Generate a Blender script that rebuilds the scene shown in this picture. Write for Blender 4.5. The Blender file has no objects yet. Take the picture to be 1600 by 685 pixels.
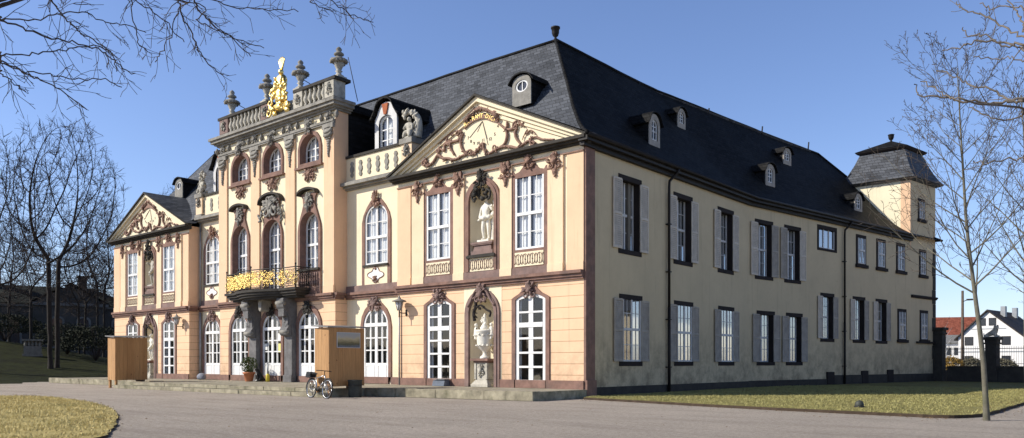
import bpy, bmesh, math, random
from math import sin, cos, pi, radians, sqrt, atan2, atan
from mathutils import Vector, Matrix, noise as mnoise
from mathutils.geometry import tessellate_polygon
sc = bpy.context.scene
col = sc.collection
# ------------------------------------------------------------------ materials
MATS = {}
def nt(name):
    m = bpy.data.materials.new(name); m.use_nodes = True
    t = m.node_tree; t.nodes.clear()
    o = t.nodes.new('ShaderNodeOutputMaterial'); b = t.nodes.new('ShaderNodeBsdfPrincipled')
    t.links.new(b.outputs[0], o.inputs[0]); MATS[name] = m
    return m, t, b, o
def N(t, typ, **kw):
    n = t.nodes.new(typ)
    for k, v in kw.items():
        if k in ('op', 'operation'): n.operation = v
        elif k == 'blend': n.data_type = 'RGBA'; n.blend_type = v
        else: n.inputs[k].default_value = v
    return n
def mixc(t, fac, a, b, blend='MIX'):
    n = t.nodes.new('ShaderNodeMix'); n.data_type = 'RGBA'; n.blend_type = blend
    for s, v in ((0, fac), (6, a), (7, b)):
        if hasattr(v, 'links') or hasattr(v, 'is_linked'): t.links.new(v, n.inputs[s])
        else: n.inputs[s].default_value = v
    return n.outputs[2]
def c4(c, k=1): return (c[0]*k, c[1]*k, c[2]*k, 1)
def ramp(t, src, a, b):
    n = t.nodes.new('ShaderNodeMapRange'); n.inputs[1].default_value = a; n.inputs[2].default_value = b
    t.links.new(src, n.inputs[0]); return n.outputs[0]
def noise(t, vec, scale, detail=4, rough=.6):
    n = t.nodes.new('ShaderNodeTexNoise'); n.inputs['Scale'].default_value = scale
    n.inputs['Detail'].default_value = detail; n.inputs['Roughness'].default_value = rough
    t.links.new(vec, n.inputs['Vector']); return n.outputs['Fac']
def pos(t, scale=None):
    g = t.nodes.new('ShaderNodeNewGeometry').outputs['Position']
    if scale:
        m = t.nodes.new('ShaderNodeVectorMath'); m.operation = 'MULTIPLY'
        m.inputs[1].default_value = scale; t.links.new(g, m.inputs[0]); g = m.outputs[0]
    return g
def bump(t, b, h, strength=.3, dist=.02):
    n = t.nodes.new('ShaderNodeBump'); n.inputs['Strength'].default_value = strength
    n.inputs['Distance'].default_value = dist; t.links.new(h, n.inputs['Height'])
    t.links.new(n.outputs[0], b.inputs['Normal']); return n
def mk(name, c, rough=.85, var=.25, scale=1.5, bs=.25, bscale=60, metal=0, stain=None, stainamt=.5, streak=False, spec=.3):
    m, t, b, o = nt(name)
    p = pos(t)
    n1 = noise(t, p, scale, 6, .65)
    f = ramp(t, n1, .3, .7)
    cc = mixc(t, f, c4(c, 1-var), c4(c, 1+var*.6))
    if stain:
        n2 = noise(t, pos(t, (1, 1, .25) if streak else None), scale*.6, 8, .7)
        cc = mixc(t, N2(t, ramp(t, n2, .5, .75), stainamt), cc, c4(stain))
    t.links.new(cc, b.inputs['Base Color'])
    b.inputs['Roughness'].default_value = rough; b.inputs['Metallic'].default_value = metal
    b.inputs['Specular IOR Level'].default_value = spec
    if bs: bump(t, b, noise(t, p, bscale, 4, .6), bs, .02)
    return m
def N2(t, src, k):
    n = t.nodes.new('ShaderNodeMath'); n.operation = 'MULTIPLY'; n.inputs[1].default_value = k
    t.links.new(src, n.inputs[0]); return n.outputs[0]
def zmask(t, lo, hi):
    s = t.nodes.new('ShaderNodeSeparateXYZ'); t.links.new(pos(t), s.inputs[0])
    return ramp(t, s.outputs[2], lo, hi)

def stucco(name, c, dirt, base=True, joints=False, dz=(2.2, .2), amt=.55):
    m, t, b, o = nt(name)
    p = pos(t)
    f = ramp(t, noise(t, p, .55, 7, .7), .3, .7)
    cc = mixc(t, f, c4(c, .9), c4(c, 1.06))
    # thin vertical run-off streaks and blotches
    st = ramp(t, noise(t, pos(t, (2.2, 2.2, .12)), 1.6, 7, .75), .56, .8)
    cc = mixc(t, N2(t, st, .5), cc, c4(dirt))
    bl = ramp(t, noise(t, p, 1.1, 9, .8), .58, .72)
    cc = mixc(t, N2(t, bl, .26), cc, c4(dirt, 1.3))
    if base:  # rising damp near the ground
        mz = zmask(t, dz[0], dz[1])
        nb = ramp(t, noise(t, p, 1.3, 8, .75), .42, .62)
        mu = t.nodes.new('ShaderNodeMath'); mu.operation = 'MULTIPLY'
        t.links.new(mz, mu.inputs[0]); t.links.new(nb, mu.inputs[1])
        cc = mixc(t, N2(t, mu.outputs[0], amt), cc, c4(dirt))
    h = noise(t, p, 45, 5, .65)
    if joints:
        sx = t.nodes.new('ShaderNodeSeparateXYZ'); t.links.new(p, sx.inputs[0])
        cx = t.nodes.new('ShaderNodeCombineXYZ'); ad = t.nodes.new('ShaderNodeMath'); ad.operation = 'ADD'
        t.links.new(sx.outputs[0], ad.inputs[0]); t.links.new(sx.outputs[1], ad.inputs[1])
        t.links.new(ad.outputs[0], cx.inputs[0]); t.links.new(sx.outputs[2], cx.inputs[1])
        br = t.nodes.new('ShaderNodeTexBrick'); t.links.new(cx.outputs[0], br.inputs['Vector'])
        br.inputs['Scale'].default_value = 1; br.inputs['Brick Width'].default_value = 40; br.inputs['Row Height'].default_value = .46
        br.inputs['Mortar Size'].default_value = .012; br.inputs['Mortar Smooth'].default_value = .3
        br.inputs['Color1'].default_value = (1, 1, 1, 1); br.inputs['Color2'].default_value = (1, 1, 1, 1); br.inputs['Mortar'].default_value = (.45, .38, .33, 1)
        cc = mixc(t, 1.0, cc, br.outputs['Color'], 'MULTIPLY')
    t.links.new(cc, b.inputs['Base Color']); b.inputs['Roughness'].default_value = .92
    b.inputs['Specular IOR Level'].default_value = .2
    bump(t, b, h, .25, .015)
    return m
stucco('cream', (.86, .75, .54), (.42, .33, .2), False)
stucco('pilaster', (.84, .645, .445), (.42, .27, .15), False)
stucco('cream_low', (.86, .75, .54), (.40, .31, .19), True, False, (1.6, .2))
stucco('orange', (.84, .575, .375), (.36, .25, .17), True, True, (2.6, .2), .75)
stucco('orange_pil', (.82, .56, .37), (.36, .2, .1), True)
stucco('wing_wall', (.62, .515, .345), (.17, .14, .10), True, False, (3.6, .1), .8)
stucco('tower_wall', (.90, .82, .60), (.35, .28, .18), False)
mk('sandstone', (.25, .15, .12), .9, .3, 2.5, .4, 30, stain=(.10, .085, .08), stainamt=.7)
mk('sandstone_pale', (.25, .17, .15), .9, .3, 2.5, .4, 30, stain=(.14, .12, .12), stainamt=.8)  # slightly paler, greyer tone of the sandstone
mk('ornament_brown', (.30, .185, .14), .85, .35, 6, .4, 40, stain=(.07, .05, .045), stainamt=.6)
mk('grey_stone', (.30, .285, .255), .9, .35, 2.5, .5, 25, stain=(.09, .09, .085), stainamt=.75, streak=True)
mk('pillar_stone', (.17, .165, .165), .9, .35, 2.5, .5, 25, stain=(.06, .06, .06), stainamt=.7, streak=True)
mk('dark_stone', (.055, .05, .044), .9, .35, 2, .5, 25, stain=(.035, .033, .03), stainamt=.6)
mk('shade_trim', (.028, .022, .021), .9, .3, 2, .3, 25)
mk('pale_stone', (.52, .49, .42), .9, .3, 4, .5, 30, stain=(.16, .155, .13), stainamt=.8)
mk('white_statue', (.80, .77, .68), .7, .1, 5, .2, 30, stain=(.55, .5, .4), stainamt=.5)
mk('white_paint', (.80, .80, .79), .55, .08, 4, .1, 40, spec=.4)
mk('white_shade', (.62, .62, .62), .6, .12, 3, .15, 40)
mk('shutter_white', (.62, .555, .47), .7, .2, 3, .15, 40)
mk('shutter_grey', (.40, .36, .31), .7, .25, 3, .15, 40)
mk('gutter', (.016, .013, .012), .6, .3, 3, .2, 30)
mk('zinc', (.33, .35, .37), .5, .2, 3, .1, 30, metal=.3)
mk('fence_iron', (.09, .088, .085), .6, .3, 8, .2, 40)
mk('iron', (.03, .028, .026), .6, .3, 8, .2, 40)
mk('gold', (1.0, .74, .27), .38, .15, 8, .4, 25, metal=1, spec=.5)
mk('gold_paint', (.72, .52, .18), .4, .15, 8, .2, 25, metal=.6, spec=.5)
mk('curtain', (.86, .86, .86), .9, .06, 2, .1, 20)
mk('interior', (.20, .18, .15), .95, .2, 1, 0)
mk('brick_red', (.42, .13, .06), .9, .3, 6, .4, 30)
mk('terracotta', (.50, .19, .09), .85, .2, 5, .2, 30)
mk('step_stone', (.34, .31, .245), .92, .4, 1.6, .6, 22, stain=(.13, .13, .07), stainamt=.8)
mk('step_riser', (.36, .325, .235), .92, .5, 2.2, .7, 18, stain=(.085, .09, .04), stainamt=.9)
mk('rubber', (.02, .02, .02), .7, .2, 8, .1, 40)
mk('alloy', (.55, .56, .58), .3, .1, 8, .1, 40, metal=.9)
mk('bag_cloth', (.025, .027, .03), .85, .2, 8, .3, 60)
mk('far_pale', (.20, .19, .165), .9, .3, 4, .5, 30)
mk('bin_paint', (.055, .06, .052), .6, .3, 4, .2, 40)
mk('roof_felt', (.22, .22, .22), .8, .25, 3, .3, 40)
mk('bark_dark', (.035, .030, .026), .95, .4, 3, .6, 18)
mk('twig_dark', (.048, .038, .034), .95, .3, 3, 0)
mk('bark_young', (.15, .138, .105), .9, .35, 4, .5, 25, stain=(.10, .11, .06), stainamt=.6)
mk('twig_young', (.10, .08, .065), .9, .3, 3, 0)
mk('twig_over', (.085, .068, .058), .9, .35, 3, .2, 30)
mk('twig_lit', (.16, .135, .11), .9, .35, 3, .2, 30)
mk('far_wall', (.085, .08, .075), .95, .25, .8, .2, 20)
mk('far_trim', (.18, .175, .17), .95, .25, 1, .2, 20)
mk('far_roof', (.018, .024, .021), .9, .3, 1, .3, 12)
mk('house_white', (.80, .79, .78), .9, .05, .6, .1, 20)
mk('dark_glass', (.03, .035, .045), .15, .1, 3, 0, spec=.6)
mk('utility_wood', (.13, .10, .08), .9, .3, 3, .3, 20)
mk('yellow', (.75, .6, .08), .6, .15, 5, .1, 30)
mk('paper', (.8, .8, .76), .8, .05, 5, 0)
mk('paper_yellow', (.78, .72, .25), .8, .05, 5, 0)
mk('dog_black', (.02, .019, .018), .8, .3, 8, .5, 50)
mk('dog_white', (.6, .58, .54), .8, .2, 8, .5, 50)
mk('mat_blue', (.12, .145, .19), .7, .25, 4, .2, 30)
mk('cloth_blue', (.22, .24, .29), .8, .25, 4, .3, 20)
mk('soil', (.07, .05, .035), 1, .4, 4, .6, 20)

def leafmat(name, c, var=.45):
    m, t, b, o = nt(name)
    p = pos(t)
    cc = mixc(t, ramp(t, noise(t, p, 2.2, 5, .7), .3, .7), c4(c, 1-var), c4(c, 1+var))
    t.links.new(cc, b.inputs['Base Color']); b.inputs['Roughness'].default_value = .7
    b.inputs['Specular IOR Level'].default_value = .15
    return m
leafmat('leaf_pot', (.075, .10, .03)); leafmat('leaf_hedge', (.022, .026, .014)); leafmat('leaf_yellow', (.28, .18, .05))
leafmat('leaf_dead', (.20, .13, .065), .6); leafmat('leaf_grey', (.15, .14, .10)); leafmat('blade_dry', (.62, .51, .23), .3); leafmat('blade_green', (.36, .33, .135), .3); leafmat('blade_dark', (.06, .07, .022), .4)

# slate: coursed with per-slate tone
def slate(name, c, hi, spec=.22):
    m, t, b, o = nt(name)
    s = t.nodes.new('ShaderNodeSeparateXYZ'); p = pos(t); t.links.new(p, s.inputs[0])
    ad = t.nodes.new('ShaderNodeMath'); ad.operation = 'ADD'; t.links.new(s.outputs[0], ad.inputs[0]); t.links.new(s.outputs[1], ad.inputs[1])
    wv = t.nodes.new('ShaderNodeMath'); wv.operation = 'MULTIPLY_ADD'; wv.inputs[1].default_value = .25
    t.links.new(noise(t, p, .7, 3), wv.inputs[0]); t.links.new(s.outputs[2], wv.inputs[2])
    cx = t.nodes.new('ShaderNodeCombineXYZ'); t.links.new(ad.outputs[0], cx.inputs[0]); t.links.new(wv.outputs[0], cx.inputs[1])
    br = t.nodes.new('ShaderNodeTexBrick'); t.links.new(cx.outputs[0], br.inputs['Vector'])
    for k, v in (('Scale', 1), ('Brick Width', .42), ('Row Height', .21), ('Mortar Size', .018), ('Mortar Smooth', .4), ('Bias', 0)): br.inputs[k].default_value = v
    br.inputs['Color1'].default_value = c4(c, .72); br.inputs['Color2'].default_value = c4(hi); br.inputs['Mortar'].default_value = c4(c, .28)
    cc = mixc(t, N2(t, ramp(t, noise(t, p, .45, 6, .7), .4, .75), .5), br.outputs['Color'], c4(hi, 1.25))
    t.links.new(cc, b.inputs['Base Color']); b.inputs['Roughness'].default_value = .62
    b.inputs['Specular IOR Level'].default_value = spec
    hh = t.nodes.new('ShaderNodeMath'); hh.operation = 'MULTIPLY_ADD'; hh.inputs[1].default_value = -1
    t.links.new(br.outputs['Fac'], hh.inputs[0]); t.links.new(noise(t, p, 9, 3), hh.inputs[2])
    bump(t, b, hh.outputs[0], .5, .03)
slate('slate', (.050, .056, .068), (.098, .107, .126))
slate('slate_shaded', (.011, .011, .012), (.022, .022, .023), .08)  # darker copy of the slate, with the side wing's shade put into its colour
slate('house_roof', (.045, .038, .036), (.075, .062, .058), .1); slate('house_red', (.24, .075, .05), (.36, .12, .08), .1)
slate('slate_olive', (.10, .088, .055), (.17, .15, .095))

def glass(name, tint, refl):
    m, t, b, o = nt(name); t.nodes.remove(b)
    tr = t.nodes.new('ShaderNodeBsdfTransparent'); tr.inputs[0].default_value = tint
    gl = t.nodes.new('ShaderNodeBsdfGlossy'); gl.inputs['Roughness'].default_value = .03
    gl.inputs[0].default_value = (1, 1, 1, 1)
    lw = t.nodes.new('ShaderNodeLayerWeight'); lw.inputs[0].default_value = .5
    fr = t.nodes.new('ShaderNodeMath'); fr.operation = 'POWER'; fr.inputs[1].default_value = 4.0; t.links.new(lw.outputs['Facing'], fr.inputs[0])
    nb = t.nodes.new('ShaderNodeBump'); nb.inputs['Strength'].default_value = .04; nb.inputs['Distance'].default_value = .05
    t.links.new(noise(t, pos(t), 1.3, 2), nb.inputs['Height']); t.links.new(nb.outputs[0], gl.inputs['Normal'])
    ma = t.nodes.new('ShaderNodeMath'); ma.operation = 'MULTIPLY_ADD'; ma.inputs[1].default_value = .95; ma.inputs[2].default_value = refl
    t.links.new(fr.outputs[0], ma.inputs[0])
    cl = t.nodes.new('ShaderNodeClamp'); t.links.new(ma.outputs[0], cl.inputs[0])
    mx = t.nodes.new('ShaderNodeMixShader')
    t.links.new(cl.outputs[0], mx.inputs[0]); t.links.new(tr.outputs[0], mx.inputs[1]); t.links.new(gl.outputs[0], mx.inputs[2])
    t.links.new(mx.outputs[0], o.inputs[0])
glass('glass', (.88, .90, .91, 1), .05)
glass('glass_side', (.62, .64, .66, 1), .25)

# wood boards
def wood(name, c):
    m, t, b, o = nt(name)
    s = t.nodes.new('ShaderNodeSeparateXYZ'); p = pos(t); t.links.new(p, s.inputs[0])
    ad = t.nodes.new('ShaderNodeMath'); ad.operation = 'ADD'; t.links.new(s.outputs[0], ad.inputs[0]); t.links.new(s.outputs[1], ad.inputs[1])
    fl = t.nodes.new('ShaderNodeMath'); fl.operation = 'MULTIPLY'; fl.inputs[1].default_value = 1/.23; t.links.new(ad.outputs[0], fl.inputs[0])
    f2 = t.nodes.new('ShaderNodeMath'); f2.operation = 'FLOOR'; t.links.new(fl.outputs[0], f2.inputs[0])
    wn = t.nodes.new('ShaderNodeTexWhiteNoise'); wn.noise_dimensions = '1D'; t.links.new(f2.outputs[0], wn.inputs['W'])
    g = ramp(t, noise(t, pos(t, (9, 9, .6)), 2.2, 6, .65), .3, .7)
    cc = mixc(t, g, c4(c, .72), c4(c, 1.15))
    cc = mixc(t, N2(t, wn.outputs['Value'], .45), cc, c4((c[0]*.62, c[1]*.52, c[2]*.42)))
    kn = ramp(t, noise(t, pos(t, (1, 1, .8)), 5.5, 1), .73, .77)
    cc = mixc(t, N2(t, kn, .8), cc, c4((c[0]*.28, c[1]*.2, c[2]*.14)))
    t.links.new(cc, b.inputs['Base Color']); b.inputs['Roughness'].default_value = .75
    bump(t, b, noise(t, pos(t, (12, 12, 1)), 4, 4), .2, .01)
wood('pine', (.50, .28, .115))

def ground_mats():
    m, t, b, o = nt('gravel')
    p = pos(t)
    a = ramp(t, noise(t, p, .18, 6, .7), .35, .65)
    cc = mixc(t, a, (.50, .445, .395, 1), (.61, .545, .485, 1))
    cc = mixc(t, ramp(t, noise(t, p, 9, 8, .85), .38, .62), mixc(t, 1.0, cc, (.56, .54, .52, 1), 'MULTIPLY'), cc)
    cc = mixc(t, ramp(t, noise(t, p, 38, 3, .8), .58, .66), cc, (.66, .60, .54, 1))
    cc = mixc(t, N2(t, ramp(t, noise(t, p, 60, 2, .8), .6, .66), .7), cc, (.14, .12, .10, 1))
    tr = ramp(t, noise(t, pos(t, (.22, 1.3, 1)), .8, 6, .75), .48, .72)
    cc = mixc(t, N2(t, tr, .6), cc, (.25, .215, .185, 1))
    t.links.new(cc, b.inputs['Base Color']); b.inputs['Roughness'].default_value = .95; b.inputs['Specular IOR Level'].default_value = .15
    bump(t, b, noise(t, p, 22, 6, .85), .9, .06)
    for nm, c1, c2, c3 in (('lawn_dry', (.46, .37, .15), (.64, .53, .24), (.26, .23, .08)), ('lawn_green', (.25, .225, .085), (.37, .335, .14), (.17, .155, .06)), ('lawn_shaded', (.012, .013, .0055), (.038, .046, .012), (.010, .009, .006))):  # last one has the tree shade of the left slope put into its colour
        m, t, b, o = nt(nm); p = pos(t)
        cc = mixc(t, ramp(t, noise(t, p, 1.2, 6, .75), .3, .7), c4(c1), c4(c2))
        cc = mixc(t, ramp(t, noise(t, p, .35, 6, .7), .52, .75), cc, c4(c3))
        cc = mixc(t, N2(t, ramp(t, noise(t, p, 22, 4, .8), .45, .62), .6), cc, c4(c3, .8))
        t.links.new(cc, b.inputs['Base Color']); b.inputs['Roughness'].default_value = 1; b.inputs['Specular IOR Level'].default_value = .1
        bump(t, b, noise(t, p, 30, 4, .8), .8, .05)
    m, t, b, o = nt('picture_print')  # landscape photograph on the crate
    s = t.nodes.new('ShaderNodeSeparateXYZ'); t.links.new(pos(t), s.inputs[0])
    nz = noise(t, pos(t, (1, 1.2, 4)), 1.6, 5, .7)
    zz = t.nodes.new('ShaderNodeMath'); zz.operation = 'MULTIPLY_ADD'; zz.inputs[1].default_value = .35; t.links.new(nz, zz.inputs[0]); t.links.new(s.outputs[2], zz.inputs[2])
    cr = t.nodes.new('ShaderNodeValToRGB'); t.links.new(ramp(t, zz.outputs[0], 2.18, 2.88), cr.inputs[0])
    e = cr.color_ramp.elements
    e[0].position = 0; e[0].color = (.03, .06, .10, 1); e[1].position = 1; e[1].color = (.30, .36, .40, 1)
    for q, c in ((.12, (.10, .14, .2, 1)), (.25, (.05, .06, .03, 1)), (.4, (.20, .18, .09, 1)), (.6, (.45, .40, .25, 1)), (.75, (.35, .36, .36, 1))):
        x = e.new(q); x.color = c
    t.links.new(cr.outputs[0], b.inputs['Base Color']); b.inputs['Roughness'].default_value = .35
ground_mats()

# ------------------------------------------------------------------ mesh builder
def ident(u, o, z): return (u, o, z)
class Frame:  # wall frame: u along the wall, o outward, z up
    def __init__(s, ox, oy, ux, uy, nx, ny): s.a = (ox, oy, ux, uy, nx, ny)
    def __call__(s, u, o, z):
        ox, oy, ux, uy, nx, ny = s.a
        return (ox+u*ux+o*nx, oy+u*uy+o*ny, z)
ICO = None
def ico():
    global ICO
    if ICO is None:
        bm = bmesh.new(); bmesh.ops.create_icosphere(bm, subdivisions=1, radius=1)
        ICO = ([v.co.copy() for v in bm.verts], [[v.index for v in f.verts] for f in bm.faces]); bm.free()
    return ICO
class MB:
    def __init__(s, T=ident): s.T = T; s.v = []; s.f = []; s.mi = []; s.sm = []; s.cur = 0
    def add(s, vs, fs, smooth=False):
        b = len(s.v); T = s.T
        s.v.extend(T(*p) for p in vs)
        for f in fs: s.f.append([i+b for i in f]); s.mi.append(s.cur); s.sm.append(smooth)
        return s
    def box(s, x0, x1, y0, y1, z0, z1, top=(0, 0)):
        a, c = top
        return s.add([(x0, y0, z0), (x1, y0, z0), (x1, y1, z0), (x0, y1, z0), (x0+a, y0+c, z1), (x1-a, y0+c, z1), (x1-a, y1-c, z1), (x0+a, y1-c, z1)],
              [(0, 3, 2, 1), (4, 5, 6, 7), (0, 1, 5, 4), (1, 2, 6, 5), (2, 3, 7, 6), (3, 0, 4, 7)])
    def sheet(s, outer, holes=(), o=0.0):  # polygon in (u,z) at depth o
        loops = [[Vector((p[0], p[1], 0)) for p in outer]]+[[Vector((p[0], p[1], 0)) for p in h] for h in holes]
        flat = [p for l in loops for p in l]
        tris = [tuple(t) for t in tessellate_polygon(loops)]; T = s.T
        a, b, c = (Vector(T(flat[i].x, o, flat[i].y)) for i in tris[0]); out = Vector(T(0, 1, 0))-Vector(T(0, 0, 0))
        if T is ident: out = Vector((0, -1, 0))
        if (b-a).cross(c-a).dot(out) < 0: tris = [t[::-1] for t in tris]
        return s.add([(p.x, o, p.y) for p in flat], tris)
    def ring(s, outer, inner, o0, o1):  # flat ring in (u,z), front face at o1, sides down to o0
        s.sheet(outer, [inner], o1); s.rim(outer, o0, o1); return s.rim(inner, o0, o1)
    def rim(s, loop, o0, o1, closed=True):
        n = len(loop); vs = [(p[0], o0, p[1]) for p in loop]+[(p[0], o1, p[1]) for p in loop]
        return s.add(vs, [(i, (i+1) % n, n+(i+1) % n, n+i) for i in range(n if closed else n-1)])
    def prism(s, loop, o0, o1):  # extruded solid polygon
        s.sheet(loop, (), o1); s.sheet(loop, (), o0); return s.rim(loop, o0, o1)
    def tube(s, pts, r, n=6, cap=True, flat=1.0):
        pts = [Vector(p) for p in pts]; m = len(pts)
        rs = r if isinstance(r, (list, tuple)) else [r]*m
        vs = []; fs = []; prev = None
        for i, p in enumerate(pts):
            d = (pts[min(i+1, m-1)]-pts[max(i-1, 0)])
            if d.length < 1e-7: d = Vector((0, 0, 1))
            d.normalize()
            if prev is None: x = d.orthogonal().normalized()
            else:
                x = prev-d*prev.dot(d)
                x = x.normalized() if x.length > 1e-5 else d.orthogonal().normalized()
            prev = x; y = d.cross(x)
            for k in range(n):
                a = 2*pi*k/n; q = p+(x*cos(a)+y*sin(a))*rs[i]; vs.append((q.x, q.y, q.z))
        for i in range(m-1):
            for k in range(n):
                fs.append((i*n+k, i*n+(k+1) % n, (i+1)*n+(k+1) % n, (i+1)*n+k))
        if cap and n > 2: fs += [tuple(range(n-1, -1, -1)), tuple(range((m-1)*n, m*n))]
        return s.add(vs, fs, True)
    def lathe(s, prof, cx=0, cy=0, n=14, cz=0, sx=1, sy=1):
        m = len(prof); vs = []; fs = []
        for r, z in prof:
            for k in range(n): a = 2*pi*k/n; vs.append((cx+r*cos(a)*sx, cy+r*sin(a)*sy, cz+z))
        for i in range(m-1):
            for k in range(n): fs.append((i*n+k, i*n+(k+1) % n, (i+1)*n+(k+1) % n, (i+1)*n+k))
        fs += [tuple(range(n-1, -1, -1)), tuple(range((m-1)*n, m*n))]
        return s.add(vs, fs, True)
    def blob(s, c, r, rot=0, jit=0, rng=None):
        V, F = ico(); vs = []
        ca, sa = cos(rot), sin(rot)
        for v in V:
            k = 1+(rng.uniform(-jit, jit) if rng else 0)
            x, y, z = v.x*r[0]*k, v.y*r[1]*k, v.z*r[2]*k
            vs.append((c[0]+x*ca-z*sa, c[1]+y, c[2]+x*sa+z*ca))
        return s.add(vs, F, True)
    def build(s, name, mats, parent=None, loc=None, recalc=True):
        me = bpy.data.meshes.new(name)
        me.from_pydata(s.v, [], s.f)
        if isinstance(mats, str): mats = [mats]
        for m in mats: me.materials.append(MATS[m])
        me.polygons.foreach_set('material_index', s.mi); me.polygons.foreach_set('use_smooth', s.sm)
        if recalc:
            bm = bmesh.new(); bm.from_mesh(me); bmesh.ops.recalc_face_normals(bm, faces=bm.faces); bm.to_mesh(me); bm.free()
        me.update()
        o = bpy.data.objects.new(name, me); col.objects.link(o)
        if parent: o.parent = parent
        if loc: o.location = loc
        return o
def thing(name, label, cat, loc=(0, 0, 0), rz=0, group=None):
    o = bpy.data.objects.new(name, None); col.objects.link(o); o.location = loc; o.rotation_euler = (0, 0, rz)
    o.empty_display_size = .2
    return tag(o, label, cat, group)
def tag(o, label, cat, group=None, kind=None):
    o['label'] = label; o['category'] = cat
    if group: o['group'] = group
    if kind: o['kind'] = kind
    return o
def struct(o): o['kind'] = 'structure'; return o
def kids(o): return [c for c in bpy.data.objects if c.parent == o]
def copy_tree(o, parent=None):
    ks = kids(o); c = o.copy(); col.objects.link(c)
    if parent: c.parent = parent
    for k in ks: copy_tree(k, c)
    return c
def lerp(a, b, t): return a+(b-a)*t
def spline(P, n=6):  # Catmull-Rom through points
    P = [Vector(p) for p in P]; out = []
    for i in range(len(P)-1):
        a, b, c, d = P[max(i-1, 0)], P[i], P[i+1], P[min(i+2, len(P)-1)]
        for k in range(n):
            t = k/n; out.append(.5*((2*b)+(c-a)*t+(2*a-5*b+4*c-d)*t*t+(3*b-a-3*c+d)*t**3))
    out.append(P[-1]); return out
def skin(verts, edges, radii, sub=2, root=0):
    me = bpy.data.meshes.new('tmp'); me.from_pydata(verts, edges, []); o = bpy.data.objects.new('tmp', me); col.objects.link(o)
    o.modifiers.new('s', 'SKIN'); sk = me.skin_vertices[0].data
    for i, r in enumerate(radii): sk[i].radius = (r, r) if not isinstance(r, tuple) else r; sk[i].use_root = (i == root)
    sb = o.modifiers.new('d', 'SUBSURF'); sb.levels = sub; sb.render_levels = sub
    dg = bpy.context.evaluated_depsgraph_get(); e = o.evaluated_get(dg); m = e.to_mesh()
    V = [tuple(v.co) for v in m.vertices]; F = [tuple(p.vertices) for p in m.polygons]
    e.to_mesh_clear(); bpy.data.objects.remove(o); bpy.data.meshes.remove(me)
    return V, F
def text_mesh(mb, s, size, M, ext=.006):
    cu = bpy.data.curves.new('tmp', 'FONT'); cu.body = s; cu.size = size; cu.extrude = ext; cu.align_x = 'CENTER'; cu.resolution_u = 3
    o = bpy.data.objects.new('tmp', cu); col.objects.link(o)
    dg = bpy.context.evaluated_depsgraph_get(); e = o.evaluated_get(dg); m = e.to_mesh()
    mb.add([tuple(M @ v.co) for v in m.vertices], [tuple(p.vertices) for p in m.polygons])
    e.to_mesh_clear(); bpy.data.objects.remove(o); bpy.data.curves.remove(cu)
# ------------------------------------------------------------------ palace
rng = random.Random(7)
PAL = thing('palace', 'long two storey baroque palace with cream and orange front, slate roof and grey side wing', 'palace')
FR = Frame(0, 0, 1, 0, 0, -1); WR = Frame(0, .78, 1, 0, 0, -1); WA = Frame(0, 0, 0, 1, 1, 0)
BY = 15.6; BA = atan(.1685); bs, bc = sin(BA), cos(BA)
WB = Frame(0, BY, bs, bc, bc, -bs)
def arch(uc, w, z0, zs, za, n=14):
    h = w/2; L = [(uc-h, z0), (uc+h, z0)]; rise = za-zs
    if rise <= .001: return L+[(uc+h, zs), (uc-h, zs)]
    for i in range(n+1):
        u = h*cos(pi*i/n); L.append((uc+u, archz(u, h, zs, za)))
    return L
def archz(u, h, zs, za):
    rise = za-zs
    if rise <= .001: return zs
    if rise < .62*h:
        R = (h*h+rise*rise)/(2*rise); return za-R+sqrt(max(R*R-u*u, 0))
    return zs+rise*sqrt(max(1-(u/h)**2, 0))
def mirror(half, uc):  # half outline (du,z) listed bottom to top on the right side
    return [(uc+a, z) for a, z in half]+[(uc-a, z) for a, z in reversed(half) if a > 1e-6]
def pleats(mb, u0, u1, z0, z1, o, r, zf=None):
    n = max(6, int((u1-u0)/.045)); vs = []; fs = []; ph = r.uniform(0, 6)
    for i in range(n+1):
        u = lerp(u0, u1, i/n); oo = o+.014*sin(ph+u*40)+.006*sin(u*71+ph)
        vs += [(u, oo, z0), (u, oo*1.0, zf(u) if zf else z1)]
    for i in range(n): fs.append((2*i, 2*i+2, 2*i+3, 2*i+1))
    mb.add(vs, fs, True)
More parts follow.
